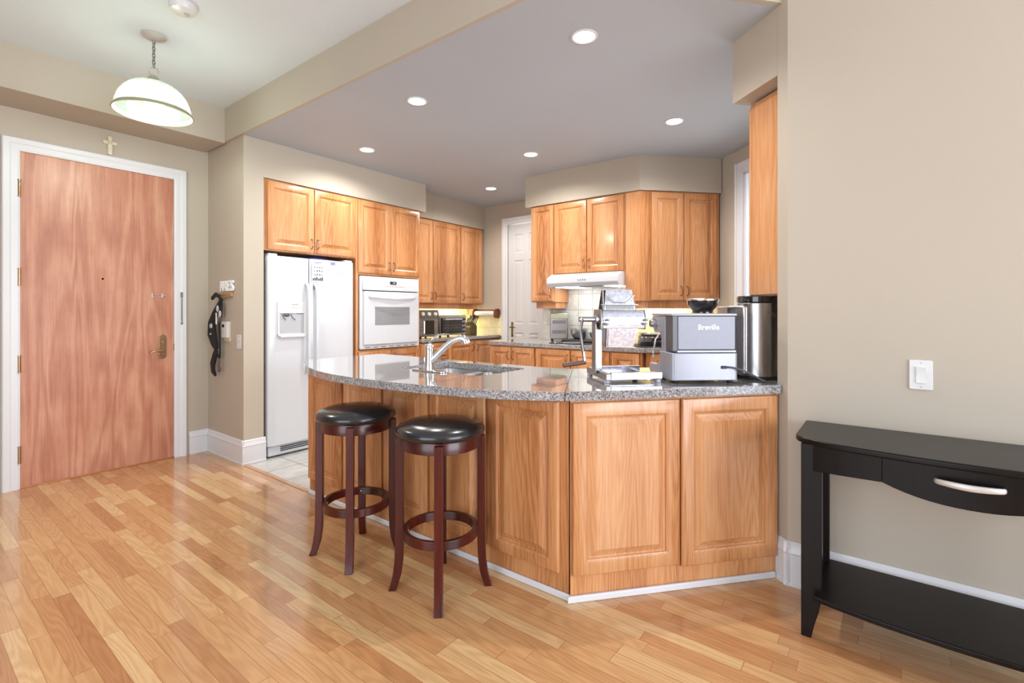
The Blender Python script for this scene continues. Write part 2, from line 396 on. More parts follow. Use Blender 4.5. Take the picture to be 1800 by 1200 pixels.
# wall behind the diagonal: offset 0.33
q0 = Vector(HD(0, 0.33)); 
yh = q0.y + (4.66 - q0.x) / dh.x * dh.y        # where that line meets x=4.66
WW0 = Vector((4.954, 1.256)); WWd = Vector((-0.679, -0.734))
struct('wall_hood', MB().prism([(4.66, 3.13), (4.66, yh), HD(0.95, 0.33), (5.6, 1.9), (5.6, 3.13)][::-1], 0, ZK), 'wall_paint', smooth=False)
# window wall, with a window hole u 0.24..1.5
wu = lambda u, t=0: tuple(WW0 + WWd * u + Vector((0.734, -0.679)) * t)
wm = MB()
def wseg(m, u0, u1, z0, z1, t0=0, t1=0.14):
    m.prism([wu(u0, t0), wu(u1, t0), wu(u1, t1), wu(u0, t1)], z0, z1)
UW0, UW1, WZ0, WZ1 = 0.32, 1.5, 1.12, 2.52
wseg(wm, -0.4, UW0, 0, ZK); wseg(wm, UW1, 2.4, 0, ZK); wseg(wm, UW0, UW1, 0, WZ0); wseg(wm, UW0, UW1, WZ1, ZK)
struct('wall_kitchen_window', wm, 'wall_paint', smooth=False)
wn_ = thing('window_1', None, None, kind='structure')
fm = MB(); wseg(fm, UW0 - 0.09, UW0 + 0.005, WZ0 - 0.09, WZ1 + 0.09, -0.022, 0.0); wseg(fm, UW1 - 0.005, UW1 + 0.09, WZ0 - 0.09, WZ1 + 0.09, -0.022, 0.0)
wseg(fm, UW0, UW1, WZ1 - 0.005, WZ1 + 0.09, -0.022, 0); wseg(fm, UW0, UW1, WZ0 - 0.09, WZ0 + 0.005, -0.022, 0)
wseg(fm, UW0 - 0.09, UW0 - 0.07, WZ0 - 0.09, WZ1 + 0.09, -0.032, -0.022)
obj('window_casing', fm, 'trim_white', wn_, bevel=0.003)
fm = MB(); wseg(fm, UW0, UW0 + 0.03, WZ0, WZ1, 0.0, 0.04); wseg(fm, UW1 - 0.03, UW1, WZ0, WZ1, 0.0, 0.04); wseg(fm, UW0, UW1, WZ0, WZ0 + 0.03, 0.0, 0.04); wseg(fm, UW0, UW1, WZ1 - 0.03, WZ1, 0.0, 0.04); wseg(fm, 0.89, 0.92, WZ0, WZ1, 0.0, 0.04)
obj('window_frame', fm, 'trim_white', wn_, bevel=0.003)
fm = MB(); wseg(fm, UW0 + 0.02, UW1 - 0.02, WZ0 + 0.02, WZ1 - 0.02, 0.018, 0.024); obj('window_pane', fm, 'window_glass', wn_, smooth=False)
# right wall with the stub at the peninsula
struct('wall_right', MB().prism([(2.6, 0.37), (2.6, YB - 0.1), (3.75, YB - 0.1), (3.75, -0.7), DN(1.2, 0.065), DN(0, 0.065)], 0, ZF), 'wall_paint', smooth=False)
# rear and left living room walls with wide windows, left one added for fill
def wall_with_window(name, wname, axis, pos, a0, a1, w0, w1, z0, z1, t):
    m = MB()
    def b(a, c, zz0, zz1):
        if axis == 'y': m.box(a, c, min(pos, pos + t), max(pos, pos + t), zz0, zz1)
        else: m.box(min(pos, pos + t), max(pos, pos + t), a, c, zz0, zz1)
    b(a0, w0, 0, ZF); b(w1, a1, 0, ZF); b(w0, w1, 0, z0); b(w0, w1, z1, ZF)
    struct(name, m, 'wall_paint', smooth=False)
    e = thing(wname, None, None, kind='structure'); f = MB(); p0, p1 = (pos - 0.02, pos + 0.04) if t < 0 else (pos - 0.04, pos + 0.02)
    p0, p1 = sorted((pos + t * 0.15, pos + t * 0.55))
    def fb(mm, a, c, zz0, zz1, q0_=p0, q1_=p1):
        if axis == 'y': mm.box(a, c, q0_, q1_, zz0, zz1)
        else: mm.box(q0_, q1_, a, c, zz0, zz1)
    mid = (w0 + w1) / 2
    for a, c, zz0, zz1 in ((w0, w0 + 0.06, z0, z1), (w1 - 0.06, w1, z0, z1), (w0, w1, z0, z0 + 0.06), (w0, w1, z1 - 0.06, z1), (mid - 0.03, mid + 0.03, z0, z1)): fb(f, a, c, zz0, zz1)
    obj('window_frame', f, 'trim_white', e, bevel=0.004)
wall_with_window('wall_rear', 'window_2', 'y', YB, XL - 0.1, 2.6, -0.8, 2.3, 0.25, 2.6, -0.12)
wall_with_window('wall_left', 'fill_window', 'x', XL, YB, YD + 0.1, -0.9, 2.1, 0.25, 2.6, -0.12)  # this window is added to let fill light in
# kitchen soffits above the cabinets
struct('wall_soffit_fridge', MB().box(2.03, 3.885, 4.235, 4.83, 2.42, ZK), 'wall_paint', smooth=False)
struct('wall_soffit_back', MB().box(3.885, 5.24, 4.50, 4.83, 2.42, ZK), 'wall_paint', smooth=False)
struct('wall_soffit_hood', MB().prism([(4.34, 3.145), (4.34, 1.83), HD(0.83, 0), HD(0.83, 0.34), (4.67, yh), (4.67, 3.145)][::-1], 2.405, ZK), 'wall_paint', smooth=False)
struct('wall_soffit_nook', MB().prism([DN(0, 0.066), DN(0, 0.40), DN(1.12, 0.40), DN(1.12, 0.066)][::-1], 2.405, ZK), 'wall_paint', smooth=False)
# backsplash tiles
struct('wall_backsplash_back', MB().box(3.80, 5.235, 4.822, 4.83, 0.94, 1.40), 'wall_tile_x', smooth=False)
struct('wall_backsplash_far', MB().box(5.232, 5.24, 4.17, 4.82, 0.94, 1.22), 'wall_tile_x', smooth=False)
struct('wall_backsplash_hood', MB().prism([(4.652, 3.12), (4.652, yh), (4.66, yh), (4.66, 3.12)], 0.94, 1.72), 'wall_tile', smooth=False)
struct('wall_backsplash_diagonal', MB().prism([HD(0.02, 0.322), HD(0.86, 0.322), HD(0.86, 0.33), HD(0.02, 0.33)], 0.94, 1.40), 'wall_tile_x', smooth=False)

# baseboards: profile swept along straight runs
BBP = [(0, 0), (0.019, 0), (0.019, 0.012), (0.014, 0.016), (0.014, 0.145), (0.018, 0.152), (0.014, 0.165), (0.009, 0.178), (0.008, 0.192), (0.0, 0.2)]
def baseboard(name, runs, extra=True):
    m = MB()
    for (x0, y0), (x1, y1) in runs:      # board lies to the right-hand side of the run direction
        d = Vector((x1 - x0, y1 - y0)).normalized(); nrm = Vector((d.y, -d.x))
        r0 = [(x0 + nrm.x * a - d.x * 0, y0 + nrm.y * a, b) for a, b in BBP]; r1 = [(x1 + nrm.x * a, y1 + nrm.y * a, b) for a, b in BBP]
        m.loft([r0, r1])
    return struct(name, m, 'trim_white', angle=20)
baseboard('baseboard_entry', [((XL, YD), (DX0 - 0.115, YD)), ((DX1 + 0.115, YD), (1.865, YD))])
baseboard('baseboard_foyer', [((1.865, YD), (1.865, 4.22)), ((1.85, 4.235), (2.045, 4.235))])
baseboard('baseboard_right', [((2.6, 0.385), (2.6, YB)), (DN(0, 0.063), DN(0, -0.018))])
baseboard('baseboard_left', [((XL, YB), (XL, YD))])

# door_1: flat cherry entry door with white casing
d1 = thing('door_1', None, None, (DX0, YD, 0), kind='structure')
DW = DX1 - DX0
obj('door_slab', MB().box(0.003, DW - 0.003, 0.0, 0.045, 0.008, DZ), 'cherry_veneer', d1, bevel=0.002)
cs = MB(); prof = [(0, 0), (0, -0.012), (0.012, -0.018), (0.045, -0.018), (0.055, -0.024), (0.085, -0.026), (0.092, -0.02), (0.092, 0)]
def casing(m, w_, h_, prof, z0=0.0):
    # prof: (outward, y); builds a mitred three sided frame around opening 0..w_, height h_
    rings = []
    rings.append([(-a, y, z0) for a, y in prof]); rings.append([(-a, y, h_ + a) for a, y in prof])
    rings.append([(w_ + a, y, h_ + a) for a, y in prof]); rings.append([(w_ + a, y, z0) for a, y in prof])
    m.loft(rings)
casing(cs, DW, DZ, prof); obj('door_casing', cs, 'trim_white', d1, angle=20)
obj('door_jamb', MB().box(-0.019, 0.002, -0.006, 0.118, 0, DZ + 0.019).box(DW - 0.002, DW + 0.019, -0.006, 0.118, 0, DZ + 0.019).box(0, DW, -0.006, 0.118, DZ + 0.001, DZ + 0.019), 'trim_white', d1)
obj('threshold', MB().box(0, DW, -0.012, 0.11, 0.0, 0.010), 'copper', d1, bevel=0.003)
for z in (0.245, 0.895, 1.52, 2.155):
    h = MB(); h.lathe([(0.009, z - 0.055), (0.009, z + 0.055)], -0.004, -0.016, 12); h.box(-0.012, 0.005, -0.012, -0.0, z - 0.05, z + 0.05)
    h.lathe([(0.011, z + 0.055), (0.011, z + 0.061)], -0.004, -0.016, 12); h.lathe([(0.011, z - 0.061), (0.011, z - 0.055)], -0.004, -0.016, 12)
    obj('hinge', h, 'brass', d1)
hp = MB(); 
pl = [(0.87 + 0.028 * math.cos(a), 1.045 + 0.028 * math.sin(a)) for a in [R(k) for k in range(0, 181, 20)]] + [(0.87 + 0.028 * math.cos(a), 0.895 + 0.028 * math.sin(a)) for a in [R(k) for k in range(180, 361, 20)]]
hp.prism(pl, -0.012, 0.0, 'y'); hd = obj('lock_plate', hp, 'brass', d1, bevel=0.003)
hl = MB(); hl.tube([(0.87, -0.01, 0.935), (0.87, -0.055, 0.935)], 0.011, 12)
hl.tube([(0.87, -0.055, 0.935), (0.85, -0.06, 0.937), (0.81, -0.06, 0.938), (0.785, -0.058, 0.934), (0.77, -0.056, 0.922)], [0.011, 0.010, 0.0085, 0.008, 0.006], 12, flat=(1, .8))
obj('door_handle', hl, 'brass', d1)
hl = MB(); hl.lathe([(0.014, -0.022), (0.012, -0.012)], 0.87, 1.01, 16, axis='y'); hl.box(0.866, 0.874, -0.038, -0.02, 0.995, 1.025); obj('thumb_turn', hl, 'brass', d1, bevel=0.001)
sl = MB(); sl.box(0.795, 0.865, -0.006, 0, 1.395, 1.40); sl.box(0.795, 0.865, -0.006, 0, 1.412, 1.417); sl.box(0.79, 0.80, -0.012, 0, 1.385, 1.427); sl.box(0.86, 0.875, -0.012, 0, 1.388, 1.424); sl.box(0.875, 0.895, -0.01, 0, 1.402, 1.410)
obj('chain_slot', sl, 'nickel', d1, bevel=0.0015)
ch = MB(); ch.box(1.000, 1.014, -0.036, -0.02, 1.395, 1.44)
for k in range(13):
    z = 1.385 - k * 0.0165; pts = [(1.007 + (0.006 * math.cos(a) if k % 2 else 0), -0.032 + (0 if k % 2 else 0.006 * math.cos(a)), z + 0.011 * math.sin(a)) for a in [R(30 * q) for q in range(12)]]
    ch.tube(pts, 0.0016, 6, closed=True)
ch.sphere((1.007, -0.032, 1.168), 0.009)
obj('door_chain', ch, 'grey_metal', d1)
obj('peephole', MB().lathe([(0.007, -0.004), (0.004, -0.003)], 0.468, 1.53, 14, axis='y').lathe([(0.007, 0), (0.007, -0.004)], 0.468, 1.53, 14, axis='y'), 'brass', d1)
obj('strike_plate', MB().box(DW - 0.0035, DW + 0.004, -0.008, 0.03, 0.93, 0.99), 'copper', d1)

# door_2: white six-panel door in the far wall, faces -x ; local frame: x along -Y
d2 = thing('door_2', None, None, (5.24, D2Y1, 0), -R(90), kind='structure')
W2 = D2Y1 - D2Y0
def recess_loops(m, x0, x1, z0, z1, loops, y0):
    """rectangular nested loops; loops = [(inset, y)]; last one capped"""
    rings = [[(x0 + i, y, z0 + i), (x1 - i, y, z0 + i), (x1 - i, y, z1 - i), (x0 + i, y, z1 - i)] for i, y in loops]
    k = len(m.v); m.loft(rings, cap=False); n = len(rings)
    m.add(rings[-1], [(0, 1, 2, 3)])
def six_panel(m, W_, H_, t):
    xs = [0, 0.10, W_ / 2 - 0.045, W_ / 2 + 0.045, W_ - 0.10, W_]; zs = [0, 0.22, 0.98, 1.10, 1.95, 2.05, 2.30, H_]
    for i in range(5):
        for j in range(7):
            hole = i in (1, 3) and j in (1, 3, 5)
            if hole: recess_loops(m, xs[i], xs[i + 1], zs[j], zs[j + 1], [(0, 0), (0.008, 0.008), (0.02, 0.009), (0.04, 0.003)], 0)
            else: m.add([(xs[i], 0, zs[j]), (xs[i + 1], 0, zs[j]), (xs[i + 1], 0, zs[j + 1]), (xs[i], 0, zs[j + 1])], [(0, 1, 2, 3)])
    m.add([(0, 0, 0), (W_, 0, 0), (W_, t, 0), (0, t, 0), (0, 0, H_), (W_, 0, H_), (W_, t, H_), (0, t, H_)], [(0, 3, 7, 4), (1, 5, 6, 2), (4, 7, 6, 5), (3, 2, 6, 7), (0, 1, 2, 3)])
m = MB(); six_panel(m, W2, 2.43, 0.04); m.v = [(x, y + 0.01, z + 0.008) for x, y, z in m.v]
obj('door_slab', m, 'white_door', d2, smooth=False)
cs = MB(); casing(cs, W2, 2.445, [(a - 0.0, b) for a, b in prof]); obj('door_casing', cs, 'trim_white', d2, angle=20)
hb = MB(); hb.box(0.055, 0.085, 0.002, 0.011, 0.93, 1.13); obj('lock_plate', hb, 'brass', d2, bevel=0.002)
hb = MB(); hb.tube([(0.07, 0.006, 1.06), (0.07, -0.045, 1.06)], 0.009, 10); hb.tube([(0.07, -0.045, 1.06), (0.10, -0.045, 1.062), (0.16, -0.042, 1.058)], [0.009, 0.008, 0.006], 10); obj('door_handle', hb, 'brass', d2)

# ================================================================ CABINETS
def raised_door(w_, h_, t=0.022, st=0.062):
    m = MB()
    if h_ < 0.2: st = min(st, 0.04)
    L = [(0, 0), (0, -t + 0.006), (0.003, -t + 0.002), (0.008, -t), (st - 0.012, -t), (st - 0.009, -t + 0.002), (st - 0.003, -t + 0.005), (st, -t + 0.0125), (st + 0.007, -t + 0.0135), (st + 0.010, -t + 0.0125), (st + 0.034, -t + 0.002), (st + 0.037, -t + 0.0005)]
    rings = [[(i, y, i), (w_ - i, y, i), (w_ - i, y, h_ - i), (i, y, h_ - i)] for i, y in L if 2 * i < min(w_, h_) - 0.01]
    m.loft(rings, cap=True); return m
def pull(x, z, y=-0.02, L=0.085, vert=True):
    m = MB(); h = L / 2
    if vert: pts = [(x, y, z - h), (x, y - 0.022, z - h + 0.006), (x, y - 0.028, z - h * 0.5), (x, y - 0.029, z), (x, y - 0.028, z + h * 0.5), (x, y - 0.022, z + h - 0.006), (x, y, z + h)]
    else: pts = [(x - h, y, z), (x - h + 0.006, y - 0.022, z), (x - h * 0.5, y - 0.028, z), (x, y - 0.029, z), (x + h * 0.5, y - 0.028, z), (x + h - 0.006, y - 0.022, z), (x + h, y, z)]
    m.tube(pts, 0.0045, 8)
    for p in (pts[0], pts[-1]): m.sphere((p[0], p[1] - 0.002, p[2]), 0.0075, 8, 6)
    return m
def cabinet(name, label, cat, loc, rz, W_, D__, z0, z1, doors, group=None, body=None, wood='oak'):
    t = thing(name, label, cat, (loc[0], loc[1], 0), rz, group)
    b = body or MB().box(0, W_, 0.0, D__, z0, z1)
    obj('body', b, wood, t, bevel=0.0015)
    for d in doors:
        x0, x1, a, b_ = d[:4]; hs = d[4] if len(d) > 4 else None; nm = d[5] if len(d) > 5 else 'door'
        o = obj(nm, raised_door(x1 - x0, b_ - a, st=(d[6] if len(d) > 6 else 0.062)), wood, t, loc=(x0, -0.001, a), angle=25)
        if hs:
            w_ = x1 - x0; h_ = b_ - a
            if hs == 'h': hm = pull(w_ / 2, h_ / 2, vert=False)
            else:
                hx = w_ - 0.028 if 'r' in hs else 0.028; hz = 0.085 if 'b' in hs else h_ - 0.085
                hm = pull(hx, hz)
            hh = obj('handle', hm, 'brass', o)
    return t
# --- above fridge and oven column (faces -y)
YF = 4.255
cabinet('wall_cabinet', 'two-door oak wall cabinet above the white fridge', 'cabinet', (2.032, YF), 0, 0.925, 0.57, 1.80, 2.418,
        [(0.035, 0.463, 1.81, 2.405, 'rb'), (0.468, 0.915, 1.81, 2.405, 'lb')])
t = thing('oven_cabinet', 'tall oak cabinet housing the white wall oven', 'cabinet', (2.958, YF, 0), 0)
obj('body', MB().box(0, 0.845, 0, 0.57, 0.10, 0.875).box(0, 0.845, 0, 0.57, 1.645, 2.418).box(0, 0.03, 0, 0.57, 0.875, 1.645).box(0.815, 0.845, 0, 0.57, 0.875, 1.645).box(0.03, 0.815, 0.5, 0.57, 0.875, 1.645), 'oak', t, bevel=0.0015)
obj('kickboard', MB().box(0, 0.845, 0.05, 0.5, 0, 0.10), 'oak', t)
for x0, x1, a, b_, s_ in ((0.02, 0.425, 1.665, 2.405, 'rb'), (0.43, 0.835, 1.665, 2.405, 'lb'), (0.02, 0.425, 0.12, 0.86, 'rt'), (0.43, 0.835, 0.12, 0.86, 'lt')):
    o = obj('door', raised_door(x1 - x0, b_ - a), 'oak', t, loc=(x0, -0.001, a), angle=25)
    obj('handle', pull((x1 - x0) - 0.028 if 'r' in s_ else 0.028, 0.085 if 'b' in s_ else (b_ - a) - 0.085), 'brass', o)
# --- recess uppers
cabinet('wall_cabinet', 'two-door oak wall cabinet right of the oven column', 'cabinet', (3.885, 4.52), 0, 0.865, 0.30, 1.37, 2.418,
        [(0.01, 0.36, 1.38, 2.405, 'rb'), (0.365, 0.858, 1.38, 2.405, 'lb')], body=MB().box(0, 0.865, 0, 0.30, 1.37, 2.418).box(0, 0.865, 0.03, 0.05, 1.305, 1.37))
cabinet('wall_cabinet', 'single-door oak wall cabinet in the far left kitchen corner', 'cabinet', (4.752, 4.52), 0, 0.45, 0.30, 1.37, 2.418,
        [(0.008, 0.44, 1.38, 2.405, 'lb')], body=MB().box(0, 0.45, 0, 0.30, 1.37, 2.418).box(0, 0.38, 0.03, 0.05, 1.305, 1.37))
# --- recess base
cabinet('base_cabinet', 'oak drawer base cabinet between oven column and corner', 'cabinet', (3.81, 4.24), 0, 0.42, 0.57, 0.10, 0.905,
        [(0.01, 0.41, 0.745, 0.895, 'h', 'drawer', 0.035), (0.01, 0.41, 0.56, 0.735, 'h', 'drawer', 0.035), (0.01, 0.41, 0.36, 0.55, 'h', 'drawer', 0.035), (0.01, 0.41, 0.12, 0.35, 'h', 'drawer', 0.035)])
cabinet('base_cabinet', 'two-door oak base cabinet under the toaster oven', 'cabinet', (4.235, 4.24), 0, 0.995, 0.57, 0.10, 0.905,
        [(0.01, 0.455, 0.12, 0.895, 'rt'), (0.49, 0.985, 0.12, 0.895, 'lt')])
obj_ = struct('trim_1', MB().box(3.81, 5.23, 4.30, 4.36, 0.0, 0.099), 'oak')
# --- hood wall (faces -x): local x runs toward -Y
XH = 4.36
cabinet('wall_cabinet', 'narrow single-door oak wall cabinet left of the range hood', 'cabinet', (XH, 3.075), -R(90), 0.295, 0.285, 1.37, 2.403,
        [(0.006, 0.289, 1.38, 2.39, 'rb', 'door', 0.055)], body=MB().box(0, 0.295, 0, 0.285, 1.37, 2.403).box(0.03, 0.28, 0.05, 0.27, 1.305, 1.37))
cabinet('wall_cabinet', 'short two-door oak wall cabinet directly above the range hood', 'cabinet', (XH, 2.778), -R(90), 0.79, 0.285, 1.655, 2.403,
        [(0.006, 0.387, 1.665, 2.39, 'rb'), (0.393, 0.782, 1.665, 2.39, 'lb')])
H1 = Vector((4.362, 1.84))
t = cabinet('corner_wall_cabinet', 'angled two-door oak wall cabinet near the kitchen window', 'cabinet', HD(0.115, 0.02), ang, 0.70, 0.29, 1.37, 2.403,
        [(0.006, 0.325, 1.38, 2.39, 'rb'), (0.331, 0.665, 1.38, 2.39, 'lb')], body=MB().box(0, 0.70, 0, 0.29, 1.37, 2.403).box(0.0, 0.69, 0.04, 0.06, 1.30, 1.37))
m = MB().prism([(XH, 1.985), (XH, 1.84), HD(0.113, 0.02), HD(0.113, 0.29), (4.645, 1.985)][::-1], 1.37, 2.403)
m.prism([(XH + 0.04, 1.985), (XH + 0.04, 1.84), HD(0.113, 0.06), HD(0.113, 0.08), (XH + 0.06, 1.85), (XH + 0.06, 1.985)][::-1], 1.30, 1.37)
tag(obj('filler_cabinet', m, 'oak', bevel=0.0015), 'plain oak corner filler between range hood and angled cabinet', 'cabinet')
# --- hood wall base cabinets
XBc = 4.06
cabinet('base_cabinet', 'two-door oak base cabinet at left end of cooktop counter', 'cabinet', (XBc, 3.41), -R(90), 0.60, 0.58, 0.10, 0.912,
        [(0.01, 0.295, 0.12, 0.90, 'rt'), (0.30, 0.59, 0.12, 0.90, 'lt')], body=MB().box(0, 0.60, 0, 0.58, 0.10, 0.912))
cabinet('base_cabinet', 'two-door oak base cabinet below the black cooktop', 'cabinet', (XBc, 2.808), -R(90), 0.825, 0.58, 0.10, 0.912,
        [(0.01, 0.405, 0.12, 0.90, 'rt'), (0.415, 0.815, 0.12, 0.90, 'lt')])
cabinet('base_cabinet', 'narrow single-door oak base cabinet right of the cooktop', 'cabinet', (XBc, 1.981), -R(90), 0.29, 0.58, 0.10, 0.912,
        [(0.01, 0.27, 0.12, 0.90)])
BD = Vector((XBc, 1.68)); p = BD + dh * 0.03
cabinet('base_cabinet', 'angled oak base cabinet under the electric grill', 'cabinet', (p.x, p.y), ang, 0.75, 0.45, 0.10, 0.912,
        [(0.03, 0.38, 0.12, 0.90), (0.39, 0.74, 0.12, 0.90)], body=MB().prism([(0.005, 0), (0.75, 0), (0.75, 0.45), (0.45, 0.45), (0.005, 0.035)], 0.10, 0.912))
struct('trim_2', MB().box(XBc + 0.05, XBc + 0.1, 1.72, 3.40, 0, 0.099), 'oak')
# --- nook wall cabinet (side panel seen past the stub wall)
t = thing('wall_cabinet', 'oak wall cabinet showing its plain side beside the right wall', 'cabinet', (*DN(0.09, 0.373), 0), DANG + PI)
# local: x -> -d ; -y -> +n
obj('body', MB().box(-0.9, 0, 0.0, 0.305, 1.36, 2.392), 'oak', t, bevel=0.0015)
o = obj('door', raised_door(0.44, 1.01), 'oak', t, loc=(-0.446, -0.001, 1.37), angle=25); obj('handle', pull(0.41, 0.08), 'brass', o)
o = obj('door', raised_door(0.44, 1.01), 'oak', t, loc=(-0.892, -0.001, 1.37), angle=25); obj('handle', pull(0.03, 0.08), 'brass', o)

# ================================================================ PENINSULA
XP = 1.862
ys = [3.215, 2.797, 2.390, 1.987, 1.571, 1.125]
pl_lab = ['oak base cabinet at the fridge end of the peninsula', 'oak base cabinet second from the fridge end, behind the left stool',
          'oak base cabinet of the peninsula between the two bar stools', 'oak base cabinet of the peninsula behind the right stool', 'oak base cabinet beside the angled peninsula corner']
for k in range(5):
    W_ = ys[k] - ys[k + 1]
    extra = 0.0
    zb = MB()
    if k < 4:
        if k in (1, 2, 3): zb.box(0, W_, 0.0, 0.04, 0.0, 0.884); zb.box(0, 0.02, 0.04, 0.58, 0, 0.70); zb.box(W_ - 0.02, W_, 0.04, 0.58, 0, 0.70); zb.box(0.02, W_ - 0.02, 0.56, 0.58, 0, 0.884)
        else: zb.box(0, W_, 0.0, 0.58, 0.0, 0.884)
    else:
        # last unit is cut by the corner
        zb.prism([(0, 0), (W_ + 0.012, 0), (W_ + 0.008, 0.02), (0.18, 0.58), (0, 0.58)], 0.0, 0.884)
    cabinet('base_cabinet', pl_lab[k], 'cabinet', (XP, ys[k]), -R(90), W_, 0.58, 0, 0.884,
            [(0.012, W_ - (0.012 if k < 4 else 0.03), 0.112, 0.872)], body=zb, group=None)
p = DN(-1.047, 0.066)
cabinet('base_cabinet', 'wide two-panel oak base cabinet on the angled peninsula end', 'cabinet', p, DANG, 1.044, 0.55, 0, 0.884,
        [(0.012, 0.521, 0.118, 0.872, None, 'door', 0.07), (0.530, 1.034, 0.108, 0.872, None, 'door', 0.07)], body=MB().prism([(0.004, 0), (1.044, 0), (1.044, 0.57), (0.48, 0.57)], 0, 0.884))
# white quarter round at the foot
m = MB()
m.box(XP - 0.014, XP - 0.0005, 1.10, 3.22, 0, 0.030); m.prism([DN(-1.06, 0.050), DN(-0.02, 0.050), DN(-0.02, 0.0655), DN(-1.052, 0.0655)], 0, 0.030)
struct('trim_3', m, 'trim_white', bevel=0.006, seg=3)

def slab_with_hole(outer, holes, z0, z1):
    bm = bmesh.new(); edges = []
    for loop in [outer] + holes:
        vs_ = [bm.verts.new((x, y, z1)) for x, y in loop]
        for i in range(len(vs_)): edges.append(bm.edges.new((vs_[i], vs_[(i + 1) % len(vs_)])))
    bmesh.ops.triangle_fill(bm, use_beauty=True, edges=edges)
    geo = bmesh.ops.extrude_face_region(bm, geom=list(bm.faces))
    for v in [g for g in geo['geom'] if isinstance(g, bmesh.types.BMVert)]: v.co.z = z0
    bmesh.ops.recalc_face_normals(bm, faces=bm.faces)
    m = MB(); bm.verts.index_update(); m.v = [tuple(v.co) for v in bm.verts]; m.f = [tuple(v.index for v in f.verts) for f in bm.faces]; bm.free(); return m
def catmull(pts, n=6):
    out = []; P_ = [Vector(p) for p in pts]
    for i in range(len(P_) - 1):
        p0 = P_[max(i - 1, 0)]; p1 = P_[i]; p2 = P_[i + 1]; p3 = P_[min(i + 2, len(P_) - 1)]
        for k in range(n):
            t_ = k / n; out.append(tuple(0.5 * ((2 * p1) + (-p0 + p2) * t_ + (2 * p0 - 5 * p1 + 4 * p2 - p3) * t_ * t_ + (-p0 + 3 * p1 - 3 * p2 + p3) * t_ ** 3)))
    out.append(tuple(P_[-1])); return out
ZT = 0.925
arc = catmull([(1.795, 1.105), (1.655, 1.39), (1.57, 1.72), (1.535, 2.02), (1.53, 2.32), (1.565, 2.60), (1.645, 2.86), (1.73, 3.06), (1.81, 3.20), (1.90, 3.285), (1.98, 3.30)], 5)
outer = [DN(-0.008, 0.030), DN(-1.06, 0.022)][1:] 
outer = [DN(-0.020, 0.022)] + arc + [(2.50, 3.30), (2.53, 3.27), (2.53, 1.62), (2.56, 1.52)] + [DN(0.5, 0.76), DN(0.5, 0.068), DN(0.004, 0.068), DN(-0.004, 0.06), DN(-0.004, 0.034)]
SX0, SX1, SY0, SY1 = 1.975, 2.41, 1.73, 2.40
def rrect(x0, x1, y0, y1, r, n=5):
    o = []
    for cx_, cy_, a0 in ((x1 - r, y1 - r, 0), (x0 + r, y1 - r, 90), (x0 + r, y0 + r, 180), (x1 - r, y0 + r, 270)):
        for k in range(n + 1): a = R(a0 + 90 * k / n); o.append((cx_ + r * math.cos(a), cy_ + r * math.sin(a)))
    return o
ct = obj('countertop', slab_with_hole(outer, [rrect(SX0, SX1, SY0, SY1, 0.05)[::-1]], ZT - 0.04, ZT), 'granite', bevel=0.013, seg=3)
tag(ct, 'curved grey speckled granite countertop over the oak peninsula', 'countertop')
jm = MB(); a_ = Vector((1.80, 1.095)); b_ = Vector((2.565, 1.505)); dd = (b_ - a_).normalized(); nn = Vector((-dd.y, dd.x)) * 0.0012
jm.prism([tuple(a_ - nn), tuple(b_ - nn), tuple(b_ + nn), tuple(a_ + nn)], ZT - 0.041, ZT + 0.0004)
obj('joint_line', jm, 'dark_gap', ct, smooth=False)
# sink, two bowls undermounted
sk = thing('kitchen_sink', 'double-bowl stainless sink set into the peninsula countertop', 'sink', ((SX0 + SX1) / 2, (SY0 + SY1) / 2, ZT - 0.04))
def bowl(y0, y1):
    m = MB(); rings = []
    for ins, z, r in ((-0.02, -0.002, 0.06), (0.0, -0.002, 0.05), (0.004, -0.02, 0.05), (0.012, -0.15, 0.055), (0.035, -0.172, 0.06), (0.13, -0.178, 0.03)):
        pts = rrect(SX0 + ins, SX1 - ins, y0 + ins, y1 - ins, max(0.02, r)); rings.append([(x - (SX0 + SX1) / 2, y - (SY0 + SY1) / 2, z) for x, y in pts])
    m.loft(rings, cap=False); m.add(rings[-1], [tuple(range(len(rings[-1])))]); return m
obj('bowl', bowl(SY0, 2.045), 'sink_steel', sk, angle=50); obj('bowl', bowl(2.085, SY1), 'sink_steel', sk, angle=50)
obj('divider', MB().box(-0.2175, 0.2175, 2.045 - 2.065 + 0.0, 2.085 - 2.065, -0.03, -0.004), 'sink_steel', sk, bevel=0.006)
obj('drain', MB().lathe([(0.04, -0.1785), (0.04, -0.175), (0.03, -0.174)], 0, -0.18, 24), 'chrome', sk)
obj('drain', MB().lathe([(0.04, -0.1785), (0.04, -0.175), (0.03, -0.174)], 0, 0.18, 24), 'chrome', sk)
